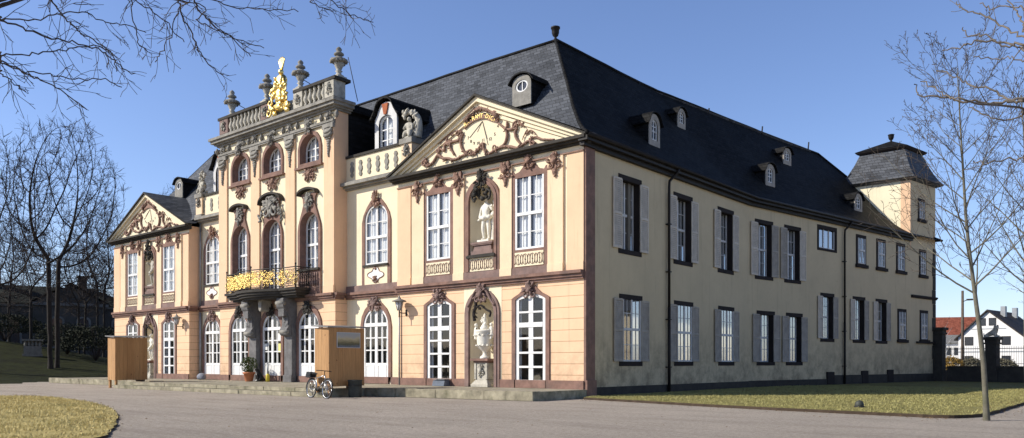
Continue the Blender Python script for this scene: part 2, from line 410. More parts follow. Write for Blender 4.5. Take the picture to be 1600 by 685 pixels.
def window(fr, uc, w, z0, zs, za, holes, outer=None, mat='sandstone', proj=.07, rec=.15, fw=.075, vert=((0, .10),), hor=(), panel=None,
           curt='full', white='white_paint', gmat='glass', name='window', label=None, trimcols=None, open_leaf=None, seed=0):
    r = random.Random(int(uc*97+z0*13)+seed)
    inner = arch(uc, w, z0, zs, za); holes.append(inner)
    m = MB(fr)
    if outer is None: m.rim(inner, -rec, 0)
    else: m.ring(outer, inner, 0, proj); m.rim(inner, -rec, 0)
    W = m.build(name, mat, PAL)
    if label: W['label'] = label
    f = MB(fr); h = w/2
    i2 = arch(uc, w-2*fw, z0+fw, zs, za-fw)
    f.ring(inner, i2, -rec, -rec+.07)
    for du, t in vert:
        zt = min(archz(du-t/2, h-fw, zs, za-fw), archz(du+t/2, h-fw, zs, za-fw))+.01
        f.box(uc+du-t/2, uc+du+t/2, rec*-1+.005, -rec+.06 if t > .07 else -rec+.045, z0+fw, zt)
    for z, t in hor:
        hw = h-fw
        if z > zs and za > zs:
            lo, hi = 0, h-fw
            for _ in range(20):
                mid = (lo+hi)/2
                if archz(mid, h-fw, zs, za-fw) > z: lo = mid
                else: hi = mid
            hw = lo
        f.box(uc-hw, uc+hw, -rec+.008, -rec+(.085 if t > .07 else .041), z-t/2, z+t/2)
    if panel:
        f.box(uc-h+fw, uc+h-fw, -rec+.012, -rec+.052, z0+fw, panel)
        for s in (-1, 1):
            a, b = sorted((uc+s*.12, uc+s*(h-fw-.06)))
            pm = [(a, z0+.18), (b, z0+.18), (b, panel-.1), (a, panel-.1)]
            pi_ = [(a+.05, z0+.23), (b-.05, z0+.23), (b-.05, panel-.15), (a+.05, panel-.15)]
            f.ring(pm, pi_, -rec+.05, -rec+.07)
    f.build('frame', white, W)
    g = MB(fr); g.sheet(i2, (), -rec+.024); g.build('pane', gmat, W, recalc=False)
    if curt:
        c = MB(fr); zb = z0+fw+.02 if not panel else z0+.1
        zf = lambda u: max(zb+.1, archz(u-uc, h-.02, zs, za-.05)-.02)
        segs = []
        if curt == 'full':
            for s in (-1, 1): segs.append((uc+(-h+.10 if s < 0 else .10), uc+(-.04 if s < 0 else h-.02)))
        elif curt == 'side':
            k = r.uniform(.12, .3); segs = [(uc-h+.03, uc-h+.03+k), (uc+h-.03-k, uc+h-.03)]
        elif curt == 'strips':
            for q in (-.62, -.18, .3, .72): segs.append((uc+q*h-.09, uc+q*h+.08))
        elif curt == 'half':
            segs = [(uc-h+.05, uc-.3*h), (uc+.2*h, uc+h-.04)]
        for a, b in segs: pleats(c, a, b, zb, 0, -rec-.09, r, zf)
        c.build('curtain', 'curtain', W, recalc=False)
    return W
# ---- ornament helpers (coordinates of a wall frame)
def cscroll(mb, u, z, s, flip, rot, o, r=.05, turns=1.4):
    P = []
    for i in range(15):
        t = i/14; a = rot+flip*t*turns*2*pi*.75; R = s*(1-.78*t)
        P.append((u+R*cos(a)-s*cos(rot)*.6, o, z+R*sin(a)-s*sin(rot)*.6))
    mb.tube(P, [r*(1-.5*i/14) for i in range(15)], 5)
def leaves(mb, P, n, r, o, rg, spread=1.0):
    for i in range(n):
        t = rg.uniform(0, len(P)-1.001); k = int(t); f = t-k
        u = lerp(P[k][0], P[k+1][0], f); z = lerp(P[k][1], P[k+1][1], f)
        a = rg.uniform(0, 2*pi); d = r*rg.uniform(.2, 1.1)*spread; s = r*rg.uniform(.5, 1.05)
        mb.blob((u+d*cos(a), o+rg.uniform(-.01, .06), z+d*sin(a)), (s*1.25, s*.55, s*.42), rg.uniform(0, pi), .2, rg)
def rocaille(mb, u, z, w, h, rg, o=.1, dens=1.0, crown=True):
    for s in (-1, 1):
        cscroll(mb, u+s*w*.28, z-h*.12, w*.24, s, pi/2, o, w*.065); cscroll(mb, u+s*w*.16, z+h*.22, w*.17, -s, -pi/2, o, w*.055)
    mb.blob((u, o+.04, z), (w*.2, .1, h*.26), 0, .2, rg)
    for i in range(7):  # shell ribs
        a = pi*(i-3)/8; mb.tube([(u, o+.08, z-h*.08), (u+sin(a)*w*.2, o+.1, z+cos(a)*h*.26), (u+sin(a)*w*.27, o+.06, z+cos(a)*h*.36)], [w*.03, w*.035, w*.02], 4)
    for i in range(int(13*dens)):
        a = rg.uniform(0, 2*pi); k = rg.uniform(.25, .5); s = rg.uniform(.09, .16)*w
        mb.blob((u+cos(a)*w*k, o+rg.uniform(-.02, .05), z+sin(a)*h*k), (s*1.2, .06, s*.5), a+rg.uniform(-.6, .6), .25, rg)
    if crown: mb.blob((u, o+.03, z+h*.45), (w*.1, .06, h*.13), 0, .2, rg)
def drop(mb, u, z, w, h, rg, o=.1):  # hanging cartouche
    rocaille(mb, u, z+h*.1, w, h*.7, rg, o, .8)
    for i in range(5): mb.blob((u+rg.uniform(-.05, .05)*w, o, z-h*(.3+.07*i)), (w*(.2-.03*i), .05, w*(.14-.015*i)), 0, .2, rg)
def strip(mb, u0, u1, prof):  # straight moulding: list of (o0,o1,z0,z1)
    for o0, o1, z0, z1 in prof: mb.box(u0, u1, o0, o1, z0, z1)
H = {k: [] for k in ('pavR', 'pavL', 'cen', 'wR', 'wL', 'A', 'B', 'pavRg', 'pavLg')}
X = {'pavR': (-11.1, 0), 'wR': (-16.07, -11.1), 'cen': (-27.65, -16.07), 'wL': (-31.5, -27.65), 'pavL': (-42.55, -31.5)}
def panel_lattice(fr, u0, u1, z0, z1, W, o):
    p = MB(fr); p.box(u0, u1, o-.02, o, z0, z1); pn = p.build('apron_panel', 'cream', W)
    q = MB(fr); n = 4 if u1-u0 > 1.2 else 3; st = (u1-u0)/n; zc = (z0+z1)/2; hz = (z1-z0)*.36
    for i in range(n):
        c = u0+st*(i+.5)
        for s in (-1, 1):
            q.tube([(c+s*st*(.1+.24*cos(a)), o+.015, zc+hz*sin(a)) for a in [pi*k/8-pi/2 for k in range(9)]], .012, 4)
            q.tube([(c+s*st*.46, o+.015, zc-hz), (c+s*st*.34, o+.015, zc-hz*.4), (c+s*st*.34, o+.015, zc+hz*.4), (c+s*st*.46, o+.015, zc+hz)], .010, 4)
        q.tube([(c, o+.015, z0+.06), (c, o+.015, z1-.06)], .010, 4)
        q.blob((c, o+.02, zc), (.03, .02, .04))
    q.build('lattice_relief', 'ornament_brown', W)
# ---------------- pavilions
def pavilion(x0, x1, cx, key, wins, nich, doors, cover):
    r = random.Random(int(cx*10)); hol = H[key]; hg = H[key+'g']
    for uc in wins:
        half = [(.98, 5.16), (.98, 9.62), (.90, 9.64), (.80, 9.50), (.55, 9.56), (.36, 9.72), (.27, 9.92), (0, 9.98)]
        W = window(FR, uc, 1.56, 6.24, 9.30, 9.30, hol, mirror(half, uc), 'ornament_brown' if 0 else 'sandstone', .05, .03, .085,
                   ((0, .12), (-.37, .03), (.37, .03)), ((7.75, .13), (8.52, .035), (6.98, .035)), curt='full')
        panel_lattice(FR, uc-.78, uc+.78, 5.52, 6.12, W, .075)
        b = MB(FR); b.box(uc-1.0, uc+1.0, -.02, .09, 5.155, 5.46); b.build('sill_block', 'sandstone_pale', W)
        k = MB(FR); rocaille(k, uc, 9.92, .62, .55, r, .11); k.build('keystone', 'ornament_brown', W)
    # niche, upper
    for (uc, z0, zs, za, lower) in nich:
        w = 1.52; inner = arch(uc, w, z0, zs, za); (hg if lower else hol).append(inner)
        m = MB(FR); out = arch(uc, w+.56, z0 if lower else 5.16, zs, za+.28)
        if lower: m.ring(out, inner, 0, .09)
        else: m.ring(out, arch(uc, w, 5.5, zs, za), 0, .09)
        o2 = arch(uc, w+.30, z0 if lower else 5.5, zs, za+.15); i2 = arch(uc, w, z0 if lower else 5.5, zs, za); m.ring(o2, i2, .09, .13)
        W = m.build('niche', 'sandstone_pale' if lower else 'sandstone', PAL)
        b = MB(FR); nr = w/2; R = []; nseg = 14; nv = 8
        rows = [(1, z0), (1, zs)]+[(cos(pi/2*k/nv), zs+(za-zs)*sin(pi/2*k/nv)) for k in range(1, nv+1)]
        for sc_, z in rows:
            for k in range(nseg+1):
                a = pi*k/nseg; R.append((uc-nr*sc_*cos(a), -.62*sc_*sin(a), z))
        fs = [(i*(nseg+1)+k, i*(nseg+1)+k+1, (i+1)*(nseg+1)+k+1, (i+1)*(nseg+1)+k) for i in range(len(rows)-1) for k in range(nseg)]
        b.add(R, fs, True); b.add([R[k] for k in range(nseg+1)], [tuple(range(nseg+1))])
        b.build('niche_wall', 'cream', W, recalc=False)
        if not lower:
            s_ = MB(FR); s_.box(uc-.85, uc+.85, -.6, .2, 6.10, 6.2); s_.box(uc-.8, uc+.8, -.6, .16, 6.2, 6.24)
            s_.build('niche_sill', 'dark_stone', W)
            panel_lattice(FR, uc-.74, uc+.74, 5.5, 6.1, W, .075)
            q = MB(FR); q.box(uc-1.06, uc+1.06, -.02, .11, 5.155, 5.5); q.build('sill_block', 'sandstone_pale', W)
            k = MB(FR)
            rocaille(k, uc, 9.6, .75, .8, r, .16)
            for i in range(20): k.blob((uc+r.uniform(-.42, .42), .05+r.uniform(-.1, .14), 8.95+r.uniform(-.22, .26)), (r.uniform(.08, .2), .1, r.uniform(.06, .12)), r.uniform(0, 3), .2, r)
            for s in (-1, 1): k.tube(spline([(uc+s*.3, .1, 9.1), (uc+s*.55, .12, 8.95), (uc+s*.5, .1, 8.7), (uc+s*.38, .1, 8.62)], 4), .05, 5)
            k.build('canopy_ornament', 'dark_stone', W)
        else:
            q = MB(FR)
            rocaille(q, uc, za+.1, .85, .85, r, .16)
            for s in (-1, 1): q.tube(spline([(uc+s*.15, .15, za+.35), (uc+s*.4, .15, za+.12), (uc+s*.62, .14, za-.25), (uc+s*.8, .13, za-.45)], 4), .06, 5)
            q.build('keystone', 'sandstone_pale', W)
            k = MB(FR)
            k.tube(spline([(uc-.38, .08, za-.15), (uc-.3, .12, za-.45), (uc-.45, .1, za-.75), (uc-.4, .1, za-1.1)], 5), .075, 5)
            k.tube(spline([(uc-.3, .12, za-.55), (uc, .15, za-.42), (uc+.3, .12, za-.62), (uc+.55, .1, za-.75), (uc+.5, .1, za-.95)], 5), .05, 5)
            k.tube(spline([(uc-.3, .12, za-.2), (uc, .14, za-.12), (uc+.28, .12, za-.28)], 5), .06, 5)
            leaves(k, [(uc-.35, za-.3), (uc-.42, za-.95)], 12, .1, .1, r); leaves(k, [(uc-.2, za-.5), (uc+.3, za-.6)], 6, .08, .1, r)
            k.build('canopy_ornament', 'shade_trim', W)
    for uc in doors:
        half = [(1.02, .70), (1.02, 4.16), (.88, 4.24), (.62, 4.36), (.42, 4.52), (.28, 4.66), (0, 4.72)]
        W = window(FR, uc, 1.64, .36, 4.10, 4.36, hg, mirror(half, uc), 'sandstone', .06, .06, .17,
                   ((0, .24),), ((3.03, .2), (3.57, .075), (2.46, .085), (1.85, .085), (1.25, .085), (.66, .085)), curt='side', name='door')
        k = MB(FR); rocaille(k, uc, 4.5, .78, .68, r, .12); k.build('keystone', 'sandstone_pale', W)
    # walls
    m = MB(FR); m.sheet([(x0, 4.83), (x1, 4.83), (x1, 10.4), (x0, 10.4)], hol, 0); m.build('wall', 'cream', PAL, recalc=False)
    m = MB(FR); m.sheet([(x0, .3), (x1, .3), (x1, 4.9), (x0, 4.9)], hg, 0); m.build('wall', 'orange', PAL, recalc=False)
    uc, z0, zs, za, _ = nich[1]
    m = MB(FR); m.sheet([(uc-1.13, .62), (uc+1.13, .62), (uc+1.13, 4.84), (uc-1.13, 4.84)], [arch(uc, 1.56, .62, zs, za+.02)], .012)
    m.rim([(uc-1.13, .62), (uc+1.13, .62), (uc+1.13, 4.84), (uc-1.13, 4.84)], 0, .012); m.build('wall_panel', 'cream_low', PAL, recalc=False)
    # pilasters
    for a, b, mt, pr in ((cx+4.66, x1, 'orange_pil', .05), (x0, cx-4.66, 'orange_pil', .05), (cx+3.70, cx+4.50, 'pilaster', .09), (cx-4.50, cx-3.70, 'pilaster', .09),
                     (cx+.98+.1, cx+1.76, 'pilaster', .09), (cx-1.76, cx-1.08, 'pilaster', .09)):
        p = MB(FR); p.box(a+.004, b-.004, -.02, pr, 5.152, 9.90); p.box(a+.001, b-.001, -.02, pr+.03, 5.153, 5.5); p.build('pilaster', mt, PAL)
    # cartouches on the pilaster heads
    for uu in (cx-4.1, cx-1.42, cx+1.42, cx+4.1):
        d = MB(FR); drop(d, uu, 9.62, .72, .95, r, .14)
        for s in (-1, 1):
            if abs(uu-cx) < 2: d.box(uu+s*.17-.07, uu+s*.17+.07, .08, .18, 9.75, 10.1)
        d.build('cartouche', 'ornament_brown', PAL)
    a_ = MB(FR); strip(a_, x0, x1, ((0, .1, 9.90, 9.955),)); 
    for uu in (cx-4.1, cx-1.42, cx+1.42, cx+4.1): a_.box(uu-.42, uu+.42, .08, .13, 9.42, 9.48)
    a_.build('architrave_line', 'ornament_brown', PAL)
    # plinth
    cuts = sorted([(u-.86, u+.86) for u in doors]+[(uc-.80, uc+.80)])
    last = x0
    for a, b in cuts+[(x1, x1)]:
        p = MB(FR); p.box(last, a-.001, -.02, .075, .3, .70); last = b+.001; p.build('plinth', 'sandstone', PAL)
    # string course
    s_ = MB(FR); strip(s_, x0-.0, x1, ((-.02, .10, 4.80, 4.90), (-.02, .17, 4.90, 5.02), (-.02, .26, 5.02, 5.15))); s_.build('string_course', 'sandstone', PAL)
    # pediment
    ax, az = cx-.1, 13.05
    t = MB(FR); t.sheet([(x0+.1, 10.4), (x1-.1, 10.4), (ax, az-.1)], (), .02); t.build('tympanum', 'cream', PAL, recalc=False)
    c = MB(FR); strip(c, x0-.3, x1+.3, ((-.02, .14, 10.17, 10.25), (-.02, .30, 10.25, 10.33), (-.02, .45, 10.33, 10.45)))
    c.build('cornice', 'dark_stone', PAL)
    rk = MB(FR); rd = MB(FR)
    for s, xe in ((1, x1+.42), (-1, x0-.42)):
        d = Vector((ax-xe, 0, az+.18-10.42)); L = d.length; d.normalize(); nrm = Vector((-d.z*(1 if xe > ax else -1), 0, abs(d.x)))
        if nrm.z < 0: nrm = -nrm
        for (lo, hi, oo, which) in ((-.62, -.42, .10, rk), (-.42, -.22, .20, rk), (-.22, -.02, .34, rk), (-.02, .07, .46, rd)):
            q = []
            for tt, hh in ((0, lo), (0, hi), (1, hi), (1, lo)):
                px_, pz_ = xe+d.x*L*tt+nrm.x*hh, 10.42+d.z*L*tt+nrm.z*hh
                if tt == 1:  # mitre at the apex
                    px_ = ax; pz_ = az+.18+hh/abs(d.x)
                else:
                    k = (10.452-pz_)/d.z
                    px_ += d.x*k; pz_ = 10.452
                q.append((px_, pz_))
            which.prism(q, 0, oo)
    rk.build('raking_cornice', 'cream', PAL); rd.build('raking_coping', 'dark_stone', PAL)
    return ax
NR = [(-5.5, 6.24, 8.62, 9.36, False), (-5.5, .36, 3.62, 4.40, True)]
NL = [(-36.9, 6.24, 8.62, 9.36, False), (-36.9, .36, 3.62, 4.40, True)]
pavilion(-11.1, 0, -5.5, 'pavR', (-2.80, -8.27), NR, (-2.75, -8.22), None)
pavilion(-42.55, -31.5, -36.9, 'pavL', (-34.17, -39.5), NL, (-34.2, -39.55), None)

ORN = {"dialL": [[-6.62, 11.8], [-6.78, 11.53], [-6.73, 11.21], [-6.55, 10.95], [-6.31, 10.81]], "dialR": [[-4.49, 11.85], [-4.14, 11.56], [-4.01, 11.32], [-4.06, 11.04], [-4.2, 10.87], [-4.4, 10.81]], "s3": [[-4.14, 11.59], [-3.85, 11.46], [-3.6, 11.51], [-3.47, 11.7]], "s3b": [[-4.01, 11.83], [-3.99, 11.58]], "rC": [[-3.44, 11.45], [-3.55, 11.26], [-3.47, 11.0], [-3.22, 10.72]], "bot": [[-5.08, 10.6], [-4.75, 10.72], [-4.3, 10.79], [-3.85, 10.73], [-3.47, 10.6], [-3.22, 10.65], [-2.79, 10.79], [-2.43, 10.62]], "tail": [[-2.79, 10.87], [-2.43, 10.88], [-2.07, 10.72], [-1.43, 10.6]], "twig": [[-3.16, 10.88], [-2.98, 11.18], [-2.85, 11.3]], "twig2": [[-2.98, 11.08], [-2.67, 11.21], [-2.43, 10.98]], "topR": [[-4.04, 12.1], [-3.6, 11.88], [-3.22, 11.82], [-2.75, 11.62]], "topR2": [[-3.35, 11.87], [-3.29, 11.66], [-3.1, 11.48]], "left": [[-9.04, 10.98], [-9.15, 10.89], [-8.92, 10.7], [-8.55, 10.85], [-8.25, 11.11], [-7.95, 10.91], [-7.59, 10.84], [-7.15, 10.72], [-6.59, 10.83], [-6.24, 10.82]], "l2": [[-7.77, 11.6], [-7.48, 11.55], [-7.43, 11.28], [-7.19, 10.93]], "l3": [[-8.32, 11.23], [-8.14, 11.38], [-7.84, 11.25], [-7.77, 11.5], [-7.22, 11.56], [-6.94, 11.56], [-6.73, 11.77], [-6.8, 11.96]], "l4": [[-8.2, 11.62], [-7.9, 11.75], [-7.51, 11.9], [-7.08, 12.0]], "shell": [[-6.1, 10.75], [-5.76, 10.89], [-5.45, 11.14], [-5.35, 10.87], [-5.15, 10.6]]}
LO = [[-6.55, 11.99], [-6.17, 12.17], [-5.76, 12.25], [-5.35, 12.23], [-4.95, 12.05], [-4.56, 11.9]]
HI = [[-6.5, 12.29], [-6.1, 12.45], [-5.62, 12.53], [-5.15, 12.42], [-4.75, 12.22], [-4.49, 12.04]]
CL = [[-6.5, 12.36], [-6.2, 12.55], [-5.82, 12.75], [-5.42, 12.72], [-5.02, 12.55], [-4.66, 12.3], [-4.5, 12.1]]
def pediment_relief(dx, letters):
    r = random.Random(int(dx*7)+5); m = MB(FR)
    for k, P in ORN.items():
        th = {'twig': .025, 'twig2': .025, 'tail': .05, 'topR': .05}.get(k, .068)
        S = spline([(x+dx, .08, z) for x, z in P], 6); m.tube(S, [th*(1-.3*abs(2*i/(len(S)-1)-1)) for i in range(len(S))], 6)
        PP = [(x+dx, z) for x, z in P]
        nb = {'dialL': 3, 'dialR': 3, 's3': 5, 's3b': 2, 'rC': 3, 'bot': 14, 'tail': 20, 'twig': 8, 'twig2': 8, 'topR': 22, 'topR2': 14, 'left': 36, 'l2': 8, 'l3': 26, 'l4': 26, 'shell': 40}[k]
        leaves(m, PP, int(nb*.75), .105 if th > .05 else .07, .06, r)
    for u, z, s, f, ro in ((-9.05, 10.85, .2, 1, 0), (-8.2, 11.4, .16, -1, 1), (-7.55, 11.7, .2, 1, 2), (-6.3, 10.85, .18, -1, 3), (-3.45, 11.65, .2, 1, 1), (-4.6, 10.85, .17, -1, 0), (-2.6, 10.75, .15, 1, 2), (-6.85, 11.85, .16, 1, 0)):
        cscroll(m, u+dx, z, s, f, ro, .1, .055)
    PP = [(x+dx, z) for x, z in CL]; leaves(m, PP, 70, .14, .11, r); m.tube([(x+dx, .1, z) for x, z in CL], .12, 6)
    R = m.build('pediment_relief', 'ornament_brown', PAL)
    b = MB(FR); lo = spline([(x+dx, 0, z) for x, z in LO], 4); hi = spline([(x+dx, 0, z) for x, z in HI], 4)
    b.prism([(p.x, p.z) for p in lo]+[(p.x, p.z) for p in reversed(hi)], .02, .10); b.build('motto_band', 'ornament_brown', R)
    d = MB(FR)
    for a in ((-6.27, 11.56), (-5.15, 11.04)): d.tube([(-5.49+dx, .03, 12.15), (a[0]+dx, .03, a[1])], .012, 4)
    d.tube([(-5.49+dx, .03, 12.15), (-5.49+dx, .35, 11.6)], .015, 4); d.build('sundial_gnomon', 'iron', R)
    if letters:
        t = MB(); s = letters
        mid = [((a+b)*.5) for a, b in zip(lo, hi)]
        for i, ch in enumerate(s):
            f = (i+.6)/(len(s)+.2)*(len(mid)-1); k = min(int(f), len(mid)-2); p = mid[k].lerp(mid[k+1], f-k); tg = (mid[k+1]-mid[k]).normalized()
            M = Matrix.Translation((p.x, -.104, p.z)) @ Matrix.Rotation(-atan2(tg.z, tg.x), 4, 'Y') @ Matrix.Translation((0, 0, -.085)) @ Matrix.Rotation(pi/2, 4, 'X')
            text_mesh(t, ch, .27, M, .012)
        t.build('motto_lettering', 'gold_paint', R, recalc=False)
    t = MB()
    for (x, z), ch in zip([[-6.36, 11.5], [-6.19, 11.32], [-6.0, 11.2], [-5.75, 11.16], [-5.45, 11.24], [-5.03, 11.22], [-4.76, 11.38], [-4.58, 11.7]], ('7', '8', '9', '10', '11', '12', '5', '4')):
        text_mesh(t, ch, .19, Matrix.Translation((x+dx, -.03, z)) @ Matrix.Rotation(pi/2, 4, 'X'), .004)
    t.build('sundial_numerals', 'shade_trim', R, recalc=False)
pediment_relief(0, 'RA·RAMT·DICI·')
pediment_relief(-31.4, None)

# ---------------- recessed links with attic parapet
def link(key, uc, seed):
    x0, x1 = X[key]; r = random.Random(seed); hol = H[key]
    half = [(1.13, 5.16), (1.13, 8.75), (1.0, 9.15), (.72, 9.55), (.45, 9.82), (.22, 9.95), (0, 9.97)]
    W = window(WR, uc, 1.82, 6.52, 8.85, 9.64, hol, mirror(half, uc), 'sandstone', .06, .06, .10, ((0, .13), (-.43, .035), (.43, .035)),
               ((7.93, .13), (8.72, .04), (7.23, .04)), curt='full')
    s_ = MB(WR); s_.box(uc-.98, uc+.98, -.02, .16, 6.42, 6.52); s_.build('sill', 'dark_stone', W)
    p = MB(WR); p.box(uc-.9, uc+.9, .05, .07, 5.5, 6.41); p.build('apron_panel', 'cream', W)
    q = MB(WR)  # white four-lobed cartouche
    sh = []
    for i in range(36):
        a = 2*pi*i/36; k = 1+.22*cos(4*a+.2); sh.append((uc+.56*cos(a)*k*.95, 5.98+.34*sin(a)*k))
    q.prism(sh, .06, .085); ct = q.build('cartouche_field', 'white_paint', W)
    q = MB(WR); q.tube([(u, .09, z) for u, z in sh+[sh[0]]], .025, 4); rocaille(q, uc, 5.76, .42, .34, r, .1, .6, False); q.blob((uc, .1, 6.3), (.09, .04, .09)); q.build('cartouche_rim', 'ornament_brown', W)
    k = MB(WR); rocaille(k, uc, 9.88, .8, .85, r, .14); k.build('keystone', 'ornament_brown', W)
    b = MB(WR); b.box(x0+.02, x1-.02, -.02, .085, 5.153, 5.5); b.build('sill_block', 'sandstone_pale', W)
    half = [(1.22, .70), (1.22, 3.3), (1.1, 3.85), (.85, 4.22), (.5, 4.5), (.25, 4.62), (0, 4.66)]
    W = window(WR, uc-.05, 2.0, .36, 3.32, 4.30, hol, mirror(half, uc-.05), 'sandstone', .06, .06, .13,
               ((0, .20), (-.45, .07), (.45, .07)), ((3.40, .18), (2.72, .06), (2.08, .06)), panel=1.42, curt='strips', name='door')
    k = MB(WR); rocaille(k, uc-.05, 4.48, .95, .62, r, .13); k.build('keystone', 'sandstone_pale', W)
    m = MB(WR); m.sheet([(x0, .3), (x1, .3), (x1, 4.9), (x0, 4.9)], [hol[1]], 0); m.build('wall', 'cream_low', PAL, recalc=False)
    m = MB(WR); m.sheet([(x0, 4.9), (x1, 4.9), (x1, 10.7), (x0, 10.7)], [hol[0]], 0); m.build('wall', 'cream', PAL, recalc=False)
    for a, b in ((x0, uc-1.27), (uc+1.17, x1)): p = MB(WR); p.box(a, b, -.02, .07, .3, .7); p.build('plinth', 'sandstone', PAL)
    s_ = MB(WR); strip(s_, x0, x1, ((-.02, .10, 4.80, 4.90), (-.02, .17, 4.90, 5.02), (-.02, .26, 5.02, 5.15))); s_.build('string_course', 'sandstone', PAL)
    c = MB(WR); strip(c, x0, x1, ((-.02, .12, 10.62, 10.70), (-.02, .28, 10.70, 10.80), (-.02, .46, 10.80, 10.95), (-.5, .40, 10.95, 11.0))); c.build('cornice', 'grey_stone', PAL)
    a = MB(WR); a.box(x0, x1, -.3, .04, 11.0, 12.34); A_ = a.build('attic_parapet', 'cream', PAL)
    c = MB(WR); strip(c, x0, x1, ((-.36, .12, 12.34, 12.47),)); c.build('coping', 'dark_stone', A_)
    n = 6 if x1-x0 > 4.4 else 4
    for i in range(n):
        u = lerp(x0+.5, x1-1.0 if key == 'wR' else x1-.35, i/(n-1)); b = MB(WR)
        L = [(u+a_, z) for a_, z in ((.06, 11.3), (.13, 11.42), (.07, 11.52), (.15, 11.66), (.15, 11.76), (.07, 11.9), (.13, 12.0), (.06, 12.12))]
        b.prism(L+[(2*u-p[0], p[1]) for p in reversed(L)], .03, .09); b.build('baluster_relief', 'grey_stone', A_)
    return W
link('wR', -13.63, 3); link('wL', -29.9, 4)
def pedestal(uc, u_side):
    p = MB(WR); p.box(uc-.38, uc+.38, -.5, .2, 11.0, 12.3); P_ = p.build('attic_pedestal', 'pilaster', PAL)
    c = MB(WR); c.box(uc-.46, uc+.46, -.56, .28, 12.3, 12.56); c.build('cap', 'grey_stone', P_); c = MB(WR); c.box(uc-.44, uc+.44, -.54, .26, 11.0, 11.2); c.build('foot', 'grey_stone', P_)
    k = MB(WR); rocaille(k, uc, 11.95, .55, .6, random.Random(9), .24); k.build('cartouche', 'grey_stone', P_)
pedestal(-11.15, 1); pedestal(-31.35, -1)

# ---------------- centre block
r = random.Random(21); CX = -21.86
def hoodpts(w, zs, top, neck):  # surround that sweeps up to a hood
    return [(w, 5.16), (w, zs-.2), (w-.05, zs+.15), (w-.22, zs+.55), (neck+.12, zs+.95), (neck, zs+1.25), (neck+.04, top-.25), (neck+.22, top), (0, top)]
hol = H['cen']
for i, uc in enumerate((-25.25, CX, -18.28)):
    mid = i == 1; w = 1.66 if not mid else 1.72
    W = window(FR, uc, w, (6.58 if not mid else 5.56), 8.92, 9.68, hol, mirror(hoodpts(1.04, 8.85, 10.7 if not mid else 10.85, .52 if not mid else .7), uc), 'sandstone', .10, .38, .09,
               ((0, .12), (-.4, .035), (.4, .035)), ((7.95 if not mid else 8.0, .13), (8.85, .04), (7.2, .04))+(((6.4, .04),) if mid else ()), curt='full' if not mid else 'half', label='balcony door under the largest shell hood' if mid else None, name='window' if not mid else 'door')
    hd = MB(FR); hw = .82 if not mid else 1.12
    up = [(uc+hw*cos(pi*k/10), 10.72+(.28 if not mid else .5)*sin(pi*k/10)) for k in range(11)]; lo = [(u, z-.12) for u, z in reversed(up)]
    hd.prism(up+lo, 0, .34); hd.build('hood', 'dark_stone', W)
    k = MB(FR)
    if mid:
        rocaille(k, uc, 10.45, 1.5, 1.0, r, .2, 2.2); 
        for s in (-1, 1): leaves(k, [(uc+s*.6, 10.5), (uc+s*1.0, 10.0), (uc+s*1.1, 9.6)], 16, .17, .16, r)
    else:
        rocaille(k, uc, 10.3, .85, .8, r, .17, 1.4); k.tube([(uc, .2, 10.0), (uc, .2, 9.65)], [.12, .05], 5)
    k.build('shell_ornament', 'grey_stone', W)
    if not mid:
        b = MB(FR); b.box(uc-.98, uc+.98, -.02, .22, 6.46, 6.58); b.build('sill', 'dark_stone', W)
        b = MB(FR); b.box(uc-.98, uc+.98, .02, .09, 5.5, 6.46); 
        for j in range(9):
            u = uc-.8+j*.2
            b.lathe([(.03, 5.62), (.07, 5.78), (.03, 5.95), (.03, 6.05), (.07, 6.2), (.03, 6.34)], u, .12, 6)
        b.build('balustrade_relief', 'sandstone_pale', W)
    # top storey
    wo = mirror([(1.06, 12.22), (1.06, 13.2), (.93, 13.65), (.66, 13.95), (.33, 14.08), (0, 14.12)], uc)
    W = window(FR, uc, 1.74, 12.40, 13.15, 13.92, hol, wo, 'sandstone', .08, .40, .07, ((0, .10), (-.42, .035), (.42, .035)), ((13.25, .05), (12.84, .035)), curt='full')
    b = MB(FR); b.box(uc-1.22, uc+1.22, .02, .2, 12.10, 12.2); b.build('sill', 'sandstone', W)
    b = MB(FR); rocaille(b, uc, 11.78, 1.0, .55, r, .08, 1.0, False); leaves(b, [(uc-.55, 11.9), (uc, 11.65), (uc+.55, 11.9)], 16, .12, .06, r); b.build('apron_ornament', 'ornament_brown', W)
    k = MB(FR); rocaille(k, uc, 14.2, .55, .6, r, .2); k.build('keystone', 'grey_stone', W)
    k = MB(FR); rocaille(k, uc, 14.55, .9, .4, r, .1, 1.2, False); leaves(k, [(uc-.6, 14.6), (uc+.6, 14.6)], 12, .1, .08, r); k.build('frieze_ornament', 'grey_stone', PAL)
    # entrance doors
    w = 1.95
    W = window(FR, uc-.1, w, .36, 3.35, 4.28, hol, mirror([(1.2, .70), (1.2, 3.35), (1.1, 3.85), (.85, 4.25), (.5, 4.5), (0, 4.6)], uc-.1), 'sandstone', .08, .08, .13,
               ((0, .20), (-.45, .07), (.45, .07)), ((3.40, .18), (2.72, .06), (2.08, .06)), panel=1.42, curt='strips', name='door', label='entrance door with paper notices behind its glass' if mid else None)
    k = MB(FR); rocaille(k, uc-.1, 4.48, .9, .6, r, .16); k.build('keystone', 'dark_stone', W)
x0, x1 = X['cen']
lo_h = [h for h in hol if h[0][1] < 1]; up_h = [h for h in hol if h[0][1] > 1]
m = MB(FR); m.sheet([(x0, .3), (x1, .3), (x1, 4.9), (x0, 4.9)], lo_h, 0); m.build('wall', 'orange', PAL, recalc=False)
m = MB(FR); m.sheet([(x0, 4.9), (x1, 4.9), (x1, 15.0), (x0, 15.0)], up_h, 0); m.build('wall', 'cream', PAL, recalc=False)
